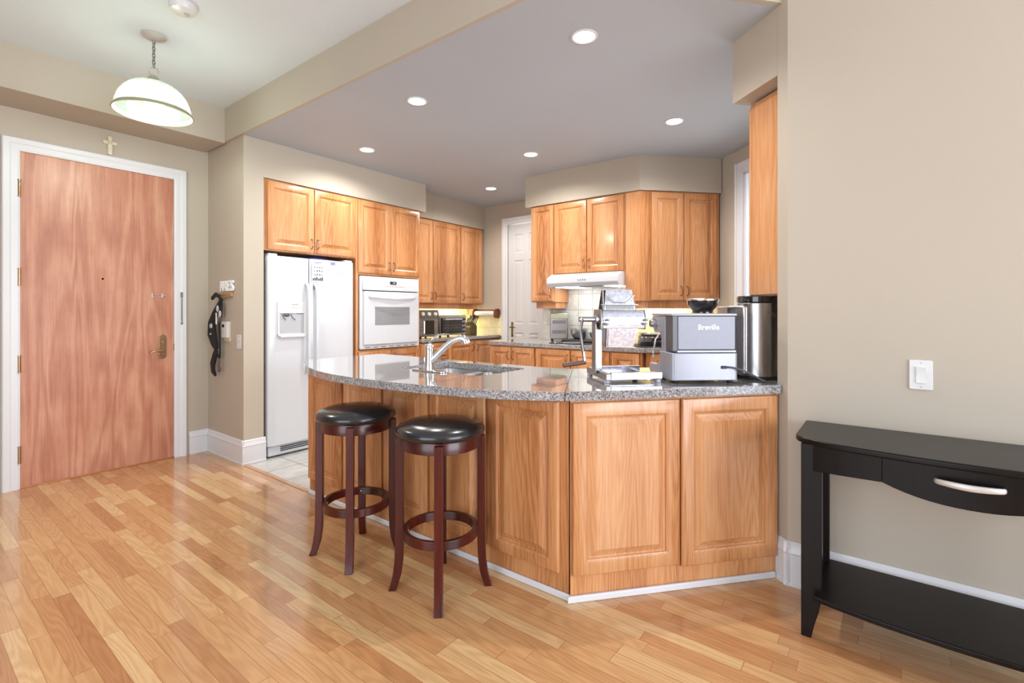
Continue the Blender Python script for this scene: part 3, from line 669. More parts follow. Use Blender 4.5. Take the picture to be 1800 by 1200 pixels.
# faucet: local x points along image right (R axis), y away
RX = R(-52.51)
fc = thing('kitchen_faucet', 'chrome pull-out kitchen faucet standing behind the sink', 'faucet', (1.952, 2.10, ZT + 0.0005), RX)
m = MB()
pl = [( -0.0, 0.0)]
th_ = R(-90) - RX   # direction of world -Y in local frame
c_, s_ = math.cos(th_), math.sin(th_)
base = rrect(-0.135, 0.135, -0.027, 0.027, 0.026, 6); m.prism([(x * c_ - y * s_, x * s_ + y * c_) for x, y in base], 0, 0.009); obj('base_plate', m, 'chrome', fc, bevel=0.003)
m = MB(); m.lathe([(0.031, 0.009), (0.030, 0.02), (0.0265, 0.05), (0.025, 0.10), (0.0255, 0.135), (0.027, 0.150), (0.021, 0.158), (0.0, 0.16)], 0, 0, 28); obj('column', m, 'chrome', fc, angle=50)
m = MB(); m.tube(catmull([(0.0, 0, 0.055, ), (0.030, 0, 0.080), (0.072, 0, 0.122), (0.118, 0.002, 0.163), (0.155, 0.004, 0.183), (0.185, 0.006, 0.190), (0.205, 0.006, 0.180), (0.213, 0.006, 0.160)], 4),
       [0.018 + 0.002 * math.sin(i / 3) for i in range(16)] + [0.0165 + 0.0085 * min(1, i / 9) for i in range(13)], 16); obj('spout', m, 'chrome', fc, angle=50)
m = MB(); m.tube(catmull([(0.0, 0, 0.15), (0.012, 0, 0.175), (0.045, 0.0, 0.205), (0.085, 0, 0.215), (0.12, 0, 0.213)], 4), [0.018 - 0.0007 * i for i in range(17)], 12, flat=(0.45, 1)); obj('lever', m, 'chrome', fc, angle=50)

# ================================================================ KITCHEN COUNTERS
ZB = 0.955
m = slab_with_hole([(3.806, 4.205), (5.22, 4.205), (5.232, 4.21), (5.232, 4.82), (3.806, 4.82)], [], ZB - 0.042, ZB)
tag(obj('countertop', m, 'granite', bevel=0.010, seg=3), 'brown-grey granite countertop under the toaster ovens', 'countertop')
bc = BD - Vector((0.03, 0)) 
oc = [(4.03, 3.43)] + [(4.03, 1.66)] + [(p_.x, p_.y) for p_ in [Vector((4.03, 1.66)) + dh * 0.78]] + [(p_.x, p_.y) for p_ in [Vector((4.03, 1.66)) + dh * 0.78 + nh * 0.65]] + [(4.65, yh), (4.65, 3.43)]
oc = [(4.08, 3.445), (4.04, 3.42), (4.03, 3.38)] + oc[1:-1] + [(4.645, yh + 0.005), (4.645, 3.14), (5.235, 3.14), (5.235, 3.38), (5.1, 3.445)]
m = slab_with_hole(oc[::-1], [], ZB - 0.042, ZB)
tag(obj('countertop', m, 'granite', bevel=0.010, seg=3), 'granite countertop with the black cooktop along the hood wall', 'countertop')

# ================================================================ FRIDGE
fr = thing('refrigerator', 'white side-by-side refrigerator with ice and water dispenser', 'refrigerator', (2.055, 4.205, 0), 0)
obj('cabinet_body', MB().box(0.005, 0.845, 0.075, 0.60, 0.02, 1.745), 'appliance_white', fr, bevel=0.006)
# doors with bowed front
def fridge_door(x0, x1, z0, z1):
    n = 10; poly = [(x0, 0.07)]
    for k in range(n + 1):
        u = k / n; x = x0 + (x1 - x0) * u; e = min(u, 1 - u) * (x1 - x0)
        y = 0.018 - 0.018 * min(1, e / 0.03) ** 0.5 - 0.006 * math.sin(PI * u)
        poly.append((x, y))
    poly.append((x1, 0.07)); return MB().prism(poly, z0, z1)
ld = obj('freezer_door', fridge_door(0.0, 0.378, 0.105, 1.755), 'appliance_white', fr, bevel=0.006, angle=30)
rd = obj('fridge_door', fridge_door(0.384, 0.85, 0.105, 1.755), 'appliance_white', fr, bevel=0.006, angle=30)
def bow_handle(x, z0, z1):
    m = MB(); zs = [z0, z0 + 0.03, z0 + 0.10, (z0 + z1) / 2, z1 - 0.10, z1 - 0.03, z1]; ys_ = [-0.006, -0.035, -0.052, -0.056, -0.052, -0.035, -0.006]
    m.tube(catmull([(x, y, z) for y, z in zip(ys_, zs)], 4), 0.016, 12, flat=(0.8, 1.0)); return m
obj('handle', bow_handle(0.345, 0.72, 1.525), 'appliance_white', ld); obj('handle', bow_handle(0.425, 0.72, 1.525), 'appliance_white', rd)
g = MB().box(0.01, 0.845, 0.03, 0.08, 0.012, 0.10)
kg = obj('grille', g, 'appliance_white', fr, bevel=0.012)
g = MB()
for k in range(3): g.box(0.12, 0.83, 0.026, 0.031, 0.045 + k * 0.016, 0.053 + k * 0.016)
obj('slots', g, 'black_plastic', kg)
obj('hinge_cap', MB().box(0.01, 0.09, 0.02, 0.13, 1.755, 1.775), 'appliance_white', fr, bevel=0.006)
obj('hinge_cap', MB().box(0.76, 0.84, 0.02, 0.13, 1.755, 1.775), 'appliance_white', fr, bevel=0.006)
dp = MB(); dx0, dx1, dz0, dz1 = 0.075, 0.335, 1.055, 1.355; yo = -0.014
recess_loops(dp, dx0, dx1, dz0, dz1, [(0, 0.0), (0, yo), (0.006, yo - 0.003), (0.012, yo - 0.003)], 0)
dsp = obj('dispenser', MB().box(dx0, dx1, yo, 0.0, 1.255, dz1).box(dx0, dx0 + 0.018, yo, 0, dz0, 1.255).box(dx1 - 0.018, dx1, yo, 0, dz0, 1.255).box(dx0, dx1, yo - 0.012, 0, dz0, dz0 + 0.02), 'white_plastic', ld, bevel=0.003)
obj('niche', MB().box(dx0 + 0.018, dx1 - 0.018, -0.008, -0.0035, dz0 + 0.02, 1.255), 'grey_plastic', dsp)
g = MB(); g.tube([(0.115, -0.010, 1.25), (0.125, -0.013, 1.22), (0.15, -0.013, 1.195)], 0.003, 6); g.tube([(0.195, -0.010, 1.25), (0.205, -0.013, 1.22), (0.235, -0.013, 1.197)], 0.003, 6)
g.sphere((0.155, -0.010, 1.238), 0.03, 12, 8, (1, 0.25, 0.45)); g.box(0.13, 0.18, -0.012, -0.008, 1.248, 1.256); g.box(0.25, 0.31, -0.012, -0.008, 1.250, 1.256)
obj('paddle', g, 'dark_grey', dsp)
g = MB().box(0.205, 0.262, yo - 0.001, yo, 1.331, 1.335)
for k in range(5): g.box(0.20 + k * 0.016, 0.209 + k * 0.016, yo - 0.001, yo, 1.302, 1.305)
obj('buttons', g, 'dark_grey', dsp)
obj('catch_tray', MB().box(dx0 + 0.015, dx1 - 0.015, yo - 0.022, 0, dz0 - 0.012, dz0 + 0.012), 'white_plastic', dsp, bevel=0.005)
# things stuck on the fridge and lying on top
def card(name, label, x0, x1, z0, z1, marks=None, mat='paper', mm='ink'):
    o = tag(obj(name, MB().box(x0, x1, 0, 0.0012, z0, z1), mat, loc=(2.055, 4.205 - 0.0085, 0)), label, 'paper' if mat == 'paper' else 'magnet')
    if marks:
        m_ = MB()
        for a, b2, c2, d2_ in marks: m_.box(a, b2, -0.0004, 0, c2, d2_)
        obj('printing', m_, mm, o)
    return o
mk = []
for r_ in range(3):
    for k in range(4): mk.append((0.418 + k * 0.024, 0.432 + k * 0.024 - 0.003 * ((k + r_) % 2), 1.675 - r_ * 0.035, 1.684 - r_ * 0.035 + 0.004 * ((k * r_) % 3)))
mk.append((0.412, 0.50, 1.722, 1.727)); mk.append((0.425, 0.49, 1.711, 1.714))
for k in range(6): mk.append((0.402 + k * 0.018, 0.416 + k * 0.018, 1.556, 1.578 + 0.006 * (k % 3)))
card('picture_chart', 'white sheet with rows of small dark pictures on fridge door', 0.395, 0.512, 1.545, 1.74, mk)
mk = [(0.53 + 0.0, 0.585, 1.64, 1.70), (0.60, 0.625, 1.64, 1.695), (0.645, 0.70, 1.64, 1.695), (0.705, 0.718, 1.64, 1.70)]
card('notice', 'wide pale notice with grey columns at top of fridge door', 0.522, 0.725, 1.628, 1.733, mk, 'paper', 'ink_light')
card('magnet', 'small blue-grey magnet holding the wide notice', 0.585, 0.635, 1.712, 1.742, None, 'magnet_blue').location.y -= 0.0018
card('magnet', 'square dark blue magnet above the fridge handles', 0.412, 0.455, 1.478, 1.525, None, 'magnet_blue')
m = MB(); rings = []
for k in range(9):
    u = k / 8; x = 0.34 + 0.38 * u; h_ = 0.035 * math.sin(PI * u) ** 0.6 + 0.006; rr = random.uniform(0.8, 1.1)
    rings.append([(x, 0.10, 1.747), (x + 0.01, 0.115 - 0.01 * rr, 1.747 + h_ * 0.8), (x, 0.18, 1.749 + h_ * rr * 0.9), (x - 0.005, 0.26, 1.748 + h_ * 0.7), (x, 0.30, 1.747)])
m.loft(rings); tag(obj('plastic_bag', m, 'bag_blue', loc=(2.055, 4.205, 0), angle=70), 'crumpled blue plastic bag lying on top of the fridge', 'bag')

# ================================================================ WALL OVEN
ov = thing('wall_oven', 'white built-in wall oven between fridge and toaster ovens', 'oven', (2.99, YF - 0.002, 0.885), 0)
obj('trim_frame', MB().box(0, 0.78, -0.028, 0.0, 0, 0.75).box(0.03, 0.75, 0.0, 0.45, 0.02, 0.73), 'appliance_white', ov, bevel=0.006)
obj('control_panel', MB().prism([(-0.05, 0.605), (-0.03, 0.61), (-0.028, 0.735), (-0.028, 0.735), (-0.034, 0.738), (-0.045, 0.70)][::-1], 0.02, 0.76, 'x'), 'appliance_white', ov, bevel=0.003)
odr = obj('oven_door', MB().box(0.03, 0.75, -0.055, -0.029, 0.045, 0.595), 'appliance_white', ov, bevel=0.008)
obj('door_window', MB().box(0.16, 0.62, -0.057, -0.055, 0.245, 0.435), 'oven_glass', odr, bevel=0.002)
obj('handle', MB().tube(catmull([(0.09, -0.055, 0.545), (0.13, -0.085, 0.535), (0.39, -0.105, 0.520), (0.65, -0.085, 0.535), (0.69, -0.055, 0.545)], 5), 0.018, 12, flat=(1, 0.6)), 'appliance_white', odr)
obj('gap_shadow', MB().box(0.03, 0.75, -0.034, -0.03, 0.596, 0.604), 'black_plastic', ov)
obj('display', MB().box(0.36, 0.44, -0.052, -0.0445, 0.675, 0.705), 'lcd_green', ov)
g = MB()
for k in range(9): g.box(0.30 + 0.028 * k, 0.314 + 0.028 * k, -0.052, -0.046, 0.652, 0.657)
obj('buttons', g, 'pink_text', ov)
text_mesh('digits', '1:45', 0.02, 'white_text', ov, Matrix.Translation((0.405, -0.053, 0.69)) @ Matrix.Rotation(PI / 2, 4, 'X'), 0.0004)
for k in range(7): obj('vent_slot', MB().box(0.06 + 0.1 * k, 0.12 + 0.1 * k, -0.03, -0.027, 0.012, 0.018), 'dark_grey', ov)

# ================================================================ RANGE HOOD, COOKTOP
rh = thing('range_hood', 'white under-cabinet range hood lit above the cooktop', 'range hood', (4.645, 2.776, 1.52), -R(90))
# local x 0..0.786 , front at -y
pr = [(0, 0), (0, 0.133), (-0.36, 0.133), (-0.445, 0.085), (-0.445, 0.035), (-0.405, 0.0)]
m = MB(); 
def hood_ring(x, f): return [(x, y * f if y < -0.3 else y, z) for y, z in pr]
m.loft([[(0.0, y, z) for y, z in pr], [(0.788, y, z) for y, z in pr]])
obj('hood_shell', m, 'appliance_white', rh, bevel=0.006)
obj('filter', MB().box(0.34, 0.60, -0.37, -0.06, -0.006, -0.0005), 'grey_metal', rh)
for x in (0.06, 0.62): obj('light_lens', MB().box(x, x + (0.26 if x < 0.1 else 0.14), -0.37, -0.06, -0.005, -0.0005), 'hood_glow', rh)
g = MB()
for k in range(4): g.sphere((0.37 + 0.026 * k, -0.446, 0.06), 0.006, 8, 6)
obj('buttons', g, 'black_plastic', rh)
area('hood_lamp', (4.37, 2.38, 1.505), (0.15, 0, -1), 0.25, 0.6, 5, (0.93, 0.96, 1.0))
ck = thing('cooktop', 'black glass cooktop set into the hood-wall counter', 'cooktop', (4.36, 2.30, ZB + 0.0005), -R(90))
obj('glass_top', MB().box(-0.38, 0.38, -0.26, 0.24, 0, 0.006), 'black_gloss', ck, bevel=0.003)
for bx, by, br in ((-0.2, -0.12, 0.09), (0.2, -0.12, 0.075), (-0.2, 0.12, 0.075), (0.2, 0.12, 0.09)):
    m = MB(); m.tube([(bx + br * math.cos(R(a)), by + br * math.sin(R(a)), 0.0065) for a in range(0, 360, 15)], 0.0012, 6, closed=True); obj('burner_ring', m, 'grey_plastic', ck)
# griddle tray with bowls
m = MB(); m.prism(rrect(-0.28, 0.28, -0.14, 0.14, 0.03), 0, 0.018); tag(obj('griddle_tray', m, 'mat_dark', bevel=0.004, loc=(4.49, 2.42, ZB + 0.0075)), 'flat dark tray under the steel bowls on the cooktop', 'tray')
bpy.data.objects['griddle_tray'].rotation_euler.z = -R(90)
def mixing_bowl(x, y, z, r, h, label):
    m = MB(); m.lathe([(r * 0.45, 0), (r * 0.5, 0.0), (r * 0.80, h * 0.32), (r * 0.95, h * 0.75), (r * 0.97, h), (r * 1.08, h + 0.002), (r * 1.08, h + 0.006), (r * 0.95, h + 0.005), (r * 0.93, h * 0.75), (r * 0.78, h * 0.34), (r * 0.45, 0.008), (0.001, 0.008)], 0, 0, 40)
    return tag(obj('mixing_bowl', m, 'steel', loc=(x, y, z), angle=50), label, 'bowl', 'steel bowls on the cooktop')
mixing_bowl(4.50, 2.565, ZB + 0.026, 0.095, 0.105, 'larger stainless steel mixing bowl on the cooktop tray')
mixing_bowl(4.50, 2.36, ZB + 0.026, 0.072, 0.070, 'smaller stainless steel bowl on tray, behind the crank')
# small oven seen from side
so = thing('convection_oven', 'steel countertop oven with vented side beside the cooktop', 'oven', (4.448, 2.778, ZB + 0.001), -R(58))
obj('case', MB().box(-0.095, 0.095, 0.0, 0.16, 0.02, 0.30), 'steel_v', so, bevel=0.012)
g = MB()
for z in (0.08, 0.185):
    for k in range(12): g.box(-0.07 + k * 0.012, -0.063 + k * 0.012, -0.005, 0.001, z, z + 0.035)
obj('vent', g, 'dark_grey', so)
obj('top_panel', MB().box(-0.09, 0.09, -0.004, 0.002, 0.245, 0.293), 'brass_cap', so, bevel=0.002)
for x in (-0.075, 0.075): obj('foot', MB().lathe([(0.012, 0), (0.014, 0.022)], x, 0.02, 12), 'dark_rubber', so); obj('foot', MB().lathe([(0.012, 0), (0.014, 0.022)], x, 0.14, 12), 'dark_rubber', so)
# electric grill on mat
gx, gy = HD(-0.02 - 0.0, 0.05)
gr = thing('electric_grill', 'black and silver electric grill on the angled counter', 'grill', (4.42, 1.70, ZB + 0.006), -R(60))
obj('base', MB().prism(rrect(-0.16, 0.16, -0.14, 0.12, 0.03), 0.004, 0.035), 'black_plastic', gr, bevel=0.004)
gm = MB(); gm.box(-0.155, 0.155, -0.146, -0.13, 0.034, 0.082); obj('front_panel', gm, 'steel_v', gr, bevel=0.006)
obj('housing', MB().prism(rrect(-0.155, 0.155, -0.13, 0.115, 0.03), 0.034, 0.084), 'dark_grey', gr, bevel=0.004)
obj('display', MB().box(-0.015, 0.055, -0.149, -0.145, 0.048, 0.07), 'dark_grey', gr, bevel=0.001)
g = MB()
for k in range(6): g.box(-0.145 + k * 0.018, -0.135 + k * 0.018, -0.149, -0.145, 0.04, 0.078)
obj('vent', g, 'grey_metal', gr)
obj('lid', MB().prism(rrect(-0.15, 0.15, -0.135, 0.11, 0.035), 0.087, 0.118), 'black_gloss', gr, bevel=0.010, seg=3)
m = MB(); m.tube([(-0.14, -0.13, 0.10), (-0.13, -0.165, 0.105), (0.13, -0.165, 0.105), (0.14, -0.13, 0.10)], 0.008, 8); obj('handle', m, 'grey_metal', gr)
for x, y in ((-0.13, -0.11), (0.13, -0.11), (-0.13, 0.09), (0.13, 0.09)): obj('foot', MB().lathe([(0.012, 0), (0.012, 0.006)], x, y, 10), 'dark_rubber', gr)
m = MB().prism(rrect(-0.21, 0.20, -0.19, 0.15, 0.02), 0, 0.005); o = tag(obj('counter_mat', m, 'mat_dark', loc=(4.42, 1.70, ZB + 0.0005)), 'thin dark mat under the electric grill', 'mat'); o.rotation_euler.z = -R(60)

# ================================================================ RECESS COUNTER APPLIANCES
ta = thing('air_fryer_oven', 'steel air fryer oven with three knobs next to the wall oven', 'oven', (3.99, 4.47, ZB + 0.001), 0)
obj('case', MB().box(-0.17, 0.175, -0.15, 0.16, 0.015, 0.335), 'steel', ta, bevel=0.02)
obj('control_panel', MB().prism([(-0.175, 0.235), (-0.15, 0.235), (-0.15, 0.33), (-0.155, 0.33)][::-1], -0.165, 0.17, 'x'), 'grey_metal', ta, bevel=0.004)
for x in (-0.10, 0.0, 0.10):
    kb = MB(); kb.lathe([(0.022, -0.172), (0.020, -0.192), (0.0, -0.194)], x, 0.285, 20, axis='y'); obj('knob', kb, 'white_plastic', ta)
dr = obj('door', MB().box(-0.15, 0.155, -0.168, -0.15, 0.03, 0.225), 'steel', ta, bevel=0.004)
obj('door_glass', MB().box(-0.05, 0.09, -0.171, -0.168, 0.045, 0.21), 'toaster_glass', dr, bevel=0.002)
obj('handle', MB().tube([(-0.095, -0.168, 0.05), (-0.095, -0.20, 0.06), (-0.095, -0.20, 0.20), (-0.095, -0.168, 0.21)], 0.009, 10), 'chrome', dr)
for x, y in ((-0.14, -0.12), (0.14, -0.12), (-0.14, 0.13), (0.14, 0.13)): obj('foot', MB().lathe([(0.014, 0), (0.014, 0.02)], x, y, 12), 'dark_rubber', ta)
tb = thing('toaster_oven', 'wide toaster oven with four knobs and dark glass door', 'oven', (4.46, 4.50, ZB + 0.001), 0)
obj('case', MB().box(-0.235, 0.245, -0.14, 0.18, 0.02, 0.27), 'steel', tb, bevel=0.014)
obj('side_rail', MB().prism([(-0.24, -0.15), (-0.225, -0.15), (-0.225, 0.1), (-0.24, 0.1)], 0.02, 0.26), 'polished', tb, bevel=0.003)
dr = obj('door', MB().box(-0.215, 0.15, -0.156, -0.14, 0.04, 0.235), 'black_gloss', tb, bevel=0.003)
obj('door_glass', MB().box(-0.20, 0.135, -0.159, -0.156, 0.06, 0.205), 'toaster_glass', dr)
g = MB(); g.tube([(-0.19, -0.1605, 0.11), (0.125, -0.1605, 0.11)], 0.0015, 6); g.tube([(-0.19, -0.1605, 0.14), (0.125, -0.1605, 0.14)], 0.0012, 6); obj('rack', g, 'nickel', dr)
obj('handle', MB().tube([(-0.19, -0.156, 0.218), (-0.18, -0.185, 0.218), (0.115, -0.185, 0.218), (0.125, -0.156, 0.218)], 0.009, 10), 'chrome', dr)
for k in range(4):
    z = 0.06 + k * 0.052; kb = MB(); kb.lathe([(0.020, -0.142), (0.018, -0.165), (0.0, -0.167)], 0.195, z, 18, axis='y'); obj('knob', kb, 'dark_grey', tb)
for x, y in ((-0.20, -0.11), (0.20, -0.11), (-0.2, 0.15), (0.2, 0.15)): obj('foot', MB().lathe([(0.014, 0), (0.014, 0.024)], x, y, 12), 'dark_rubber', tb)
kb_ = thing('knife_block', 'slanted knife block full of black-handled knives', 'knife block', (4.99, 4.54, ZB + 0.001), R(0))
obj('block', MB().prism([(-0.075, 0), (0.065, 0), (0.065, 0.115), (-0.005, 0.175), (-0.075, 0.10)], -0.055, 0.055, 'y'), 'knife_block', kb_, bevel=0.004)
for j in range(3):
    for k in range(4):
        y = -0.04 + k * 0.027; bx = -0.055 + j * 0.045; bz = 0.135 + j * 0.012 + (0.02 if j == 1 else 0) - (0.02 if j == 2 else 0)
        if j == 2: bx += 0.01
        m = MB(); L = 0.10 + 0.012 * ((k + j) % 3); dx_, dz_ = (-0.45, 0.89) if j < 2 else (0.45, 0.89)
        dx_, dz_ = 0.5, 0.87
        m.tube([(bx, y, bz - 0.02), (bx + dx_ * L * 0.5, y, bz + dz_ * L * 0.5), (bx + dx_ * L, y, bz + dz_ * L)], [0.009, 0.0075, 0.010], 8, flat=(1, 0.7)); obj('knife_handle', m, 'black_plastic', kb_)
th = thing('paper_towel_holder', 'dark wood wall-mounted paper towel holder near white door', 'towel holder', (5.24, 4.42, 1.245), -R(90))
obj('back_plate', MB().box(-0.20, 0.19, -0.014, 0, -0.02, 0.055), 'towel_wood', th, bevel=0.003)
for x in (-0.21, 0.18): obj('arm', MB().prism(rrect(-0.13, 0.0, -0.065, 0.065, 0.045), x, x + 0.02, 'x'), 'towel_wood', th, bevel=0.003)
obj('towel_roll', MB().lathe([(0.034, -0.19), (0.034, 0.165)], -0.075, 0.0, 24, axis='x'), 'paper', th)
# ================================================================ MEAT TENDERIZER (crank machine)
Fv = Vector((math.cos(HEAD), math.sin(HEAD))); Rv = Vector((math.sin(HEAD), -math.cos(HEAD)))
def TR(t_, r_): p_ = Fv * t_ + Rv * r_; return (p_.x, p_.y)
mt = thing('meat_tenderizer', 'steel hand-crank meat tenderizer standing on the granite counter', 'kitchen machine', (*TR(2.50, 0.456), ZT + 0.001), RX + R(8)); mt.scale.x = 0.93
# local: x right, y away, z up
bs = MB(); bs.box(-0.028, 0.0, -0.15, 0.17, 0.012, 0.045); obj('base_bar', bs, 'grey_metal', mt, bevel=0.003)
bs = MB(); bs.box(0.0, 0.28, -0.15, -0.125, 0.016, 0.05); obj('base_bar', bs, 'polished', mt, bevel=0.003)
bs = MB(); bs.box(0.0, 0.285, 0.14, 0.165, 0.016, 0.05); obj('base_bar', bs, 'polished', mt, bevel=0.003)
obj('base_plate', MB().box(0.0, 0.285, -0.125, 0.14, 0.012, 0.018), 'polished', mt)
for x, y in ((-0.014, -0.13), (0.26, -0.138), (-0.014, 0.155), (0.26, 0.152)): obj('foot', MB().lathe([(0.016, 0), (0.014, 0.014)], x, y, 12), 'grey_plastic', mt)
obj('upright', MB().box(-0.034, -0.004, -0.02, 0.012, 0.045, 0.262), 'polished', mt, bevel=0.002)
obj('upright_bracket', MB().box(-0.044, -0.034, -0.028, 0.03, 0.03, 0.30), 'grey_metal', mt, bevel=0.002)
# head
m = MB(); m.prism([(-0.055, 0.258), (0.055, 0.258), (0.065, 0.30), (0.045, 0.352), (-0.045, 0.352), (-0.065, 0.30)], -0.012, 0.226, 'x'); obj('head', m, 'polished', mt, bevel=0.003)
m = MB(); m.prism([(-0.058, 0.252), (0.058, 0.252), (0.067, 0.30), (0.048, 0.356), (-0.048, 0.356), (-0.067, 0.30)], -0.026, -0.012, 'x'); obj('gearbox', m, 'grey_metal', mt, bevel=0.004)
m = MB(); m.prism([(-0.057, 0.254), (0.057, 0.254), (0.067, 0.30), (0.047, 0.354), (-0.047, 0.354), (-0.067, 0.30)], 0.226, 0.232, 'x'); obj('end_plate', m, 'polished', mt, bevel=0.002)
for x in (0.008, 0.222):
    m = MB()
    for dz in (0.0, -0.02):
        m.lathe([(0.007, -0.080), (0.007, -0.060)], x + dz * 0.3, 0.302 + dz, 10, axis='y')
        m.box(x - 0.012 + dz * 0.3, x + 0.012 + dz * 0.3, -0.084, -0.080, 0.299 + dz, 0.305 + dz)
    obj('wing_nut', m, 'dark_grey', mt)
obj('seam', MB().box(-0.012, 0.226, -0.0668, -0.063, 0.2985, 0.3015), 'dark_grey', mt)
# upper guard: trapezoid plate hopper
m = MB(); m.add([(0.0, -0.050, 0.352), (0.175, -0.050, 0.352), (0.160, -0.035, 0.455), (0.012, -0.035, 0.455), (0.0, -0.047, 0.352), (0.175, -0.047, 0.352), (0.160, -0.032, 0.455), (0.012, -0.032, 0.455)],
      [(0, 1, 2, 3), (7, 6, 5, 4), (0, 4, 5, 1), (1, 5, 6, 2), (2, 6, 7, 3), (3, 7, 4, 0)])
m.add([(0.0, 0.050, 0.352), (0.175, 0.050, 0.352), (0.160, 0.035, 0.455), (0.012, 0.035, 0.455), (0.0, 0.047, 0.352), (0.175, 0.047, 0.352), (0.160, 0.032, 0.455), (0.012, 0.032, 0.455)],
      [(3, 2, 1, 0), (4, 5, 6, 7), (1, 5, 4, 0), (2, 6, 5, 1), (3, 7, 6, 2), (0, 4, 7, 3)])
gd = obj('feed_guard', m, 'polished', mt, smooth=False)
m = MB(); m.tube([(0.004, -0.053, 0.425), (0.055, -0.058, 0.392), (0.125, -0.058, 0.392), (0.168, -0.053, 0.425)], 0.002, 6); m.tube([(-0.02, -0.054, 0.378), (0.19, -0.054, 0.378)], 0.002, 6); obj('wire', m, 'grey_metal', gd)
m = MB()
for k in range(24): m.box(0.010 + k * 0.0066, 0.0125 + k * 0.0066, -0.0535, -0.049, 0.354, 0.374)
obj('comb', m, 'grey_metal', gd)
m = MB(); m.prism([(-0.052, 0.35), (-0.025, 0.35), (-0.025, 0.455), (-0.037, 0.455)], -0.006, -0.001, 'x'); obj('side_cheek', m, 'grey_metal', gd)
m = MB(); m.prism([(-0.052, 0.35), (-0.02, 0.35), (-0.03, 0.40)], 0.176, 0.180, 'x'); obj('side_cheek', m, 'polished', gd)
# lower guard
m = MB(); m.add([(0.02, -0.055, 0.262), (0.19, -0.055, 0.262), (0.165, -0.045, 0.165), (0.022, -0.045, 0.165), (0.02, -0.052, 0.262), (0.19, -0.052, 0.262), (0.165, -0.042, 0.165), (0.022, -0.042, 0.165)],
      [(0, 1, 2, 3), (7, 6, 5, 4), (0, 4, 5, 1), (1, 5, 6, 2), (2, 6, 7, 3), (3, 7, 4, 0)])
m.prism([(-0.055, 0.262), (0.055, 0.262), (0.045, 0.165), (-0.045, 0.165)], 0.012, 0.018, 'x'); m.add([(0.02, 0.055, 0.262), (0.19, 0.055, 0.262), (0.165, 0.045, 0.165), (0.022, 0.045, 0.165)], [(0, 1, 2, 3)])
obj('discharge_guard', m, 'polished', mt, smooth=False)
# crank
cr = MB(); cr.tube([(-0.026, -0.02, 0.305), (-0.132, -0.02, 0.305)], 0.013, 14); cr.lathe([(0.026, -0.044), (0.026, -0.026)], -0.02, 0.305, 18, axis='x'); obj('axle', cr, 'polished', mt)
cr = MB(); cr.tube([(-0.115, -0.025, 0.305), (-0.125, -0.045, 0.285), (-0.138, -0.065, 0.245), (-0.138, -0.085, 0.20), (-0.126, -0.10, 0.10)], 0.009, 10, flat=(1.25, 0.9)); ca = obj('crank_arm', cr, 'polished', mt)
cr = MB(); cr.tube([(-0.122, -0.10, 0.098), (-0.245, -0.115, 0.086)], 0.0115, 14); obj('crank_grip', cr, 'handle_brown', ca)

# ================================================================ ESPRESSO MACHINE (seen from the back)
em = thing('espresso_machine', 'silver espresso machine seen from its back, branded water tank', 'coffee machine', (*TR(2.344, 0.763), ZT + 0.001), RX + R(3))
EW = 0.33
obj('base', MB().prism(rrect(0.0, EW, 0.0, 0.17, 0.018), 0.012, 0.145), 'silver_body', em, bevel=0.005)
obj('rear_tank', MB().box(0.035, EW - 0.012, 0.006, 0.10, 0.160, 0.322), 'tank_grey', em, bevel=0.004)
obj('tank_lip', MB().box(0.03, EW - 0.01, 0.002, 0.10, 0.147, 0.158), 'silver_body', em, bevel=0.002)
obj('tank_window', MB().box(0.012, 0.034, 0.012, 0.10, 0.155, 0.322), 'dark_grey', em)
m = MB(); m.prism([(0.10, 0.10), (0.15, 0.10), (0.15, 0.215), (0.17, 0.235), (0.25, 0.235), (0.285, 0.27), (0.295, 0.30), (0.28, 0.322), (0.10, 0.322)], 0.004, EW - 0.002, 'x'); obj('upper_body', m, 'silver_body', em, bevel=0.005)
obj('top_plate', MB().prism(rrect(0.0, EW, 0.002, 0.285, 0.012), 0.323, 0.335), 'silver_body', em, bevel=0.004)
m = MB(); m.lathe([(0.024, 0.004), (0.022, -0.018), (0.018, -0.024), (0.0, -0.024)], 0.235, 0.283, 24, axis='x'); obj('steam_knob', m, 'polished', em)
obj('drip_tray', MB().prism([(0.03, 0.17), (0.30, 0.17), (0.30, 0.30), (0.27, 0.33), (0.06, 0.33), (0.03, 0.30)], 0.012, 0.055), 'silver_body', em, bevel=0.006)
m = MB(); m.prism([(0.165, 0.012), (0.31, 0.012), (0.335, 0.035), (0.32, 0.07), (0.22, 0.072), (0.165, 0.10)], 0.003, 0.032, 'x'); obj('tray_side', m, 'silver_body', em, bevel=0.006)
m = MB(); m.lathe([(0.030, 0.20), (0.030, 0.236)], 0.10, 0.225, 20); obj('group_head', m, 'black_plastic', em)
m = MB(); m.tube([(0.10, 0.23, 0.205), (0.06, 0.28, 0.20), (0.02, 0.32, 0.19)], [0.012, 0.011, 0.014], 12); obj('portafilter', m, 'black_plastic', em)
m = MB(); m.tube([(0.02, 0.20, 0.236), (0.0, 0.22, 0.20), (-0.008, 0.23, 0.13), (-0.004, 0.235, 0.10)], 0.005, 8); obj('steam_wand', m, 'chrome', em)
hp_ = MB(); hp_.lathe([(0.052, 0.336), (0.050, 0.348), (0.056, 0.356), (0.072, 0.375), (0.076, 0.400)], 0.225, 0.16, 36); ho = obj('bean_hopper', hp_, 'black_gloss', em, angle=50)
hp_ = MB(); hp_.lathe([(0.079, 0.400), (0.079, 0.407), (0.072, 0.411), (0.0, 0.411)], 0.225, 0.16, 36); obj('lid', hp_, 'nickel', ho)
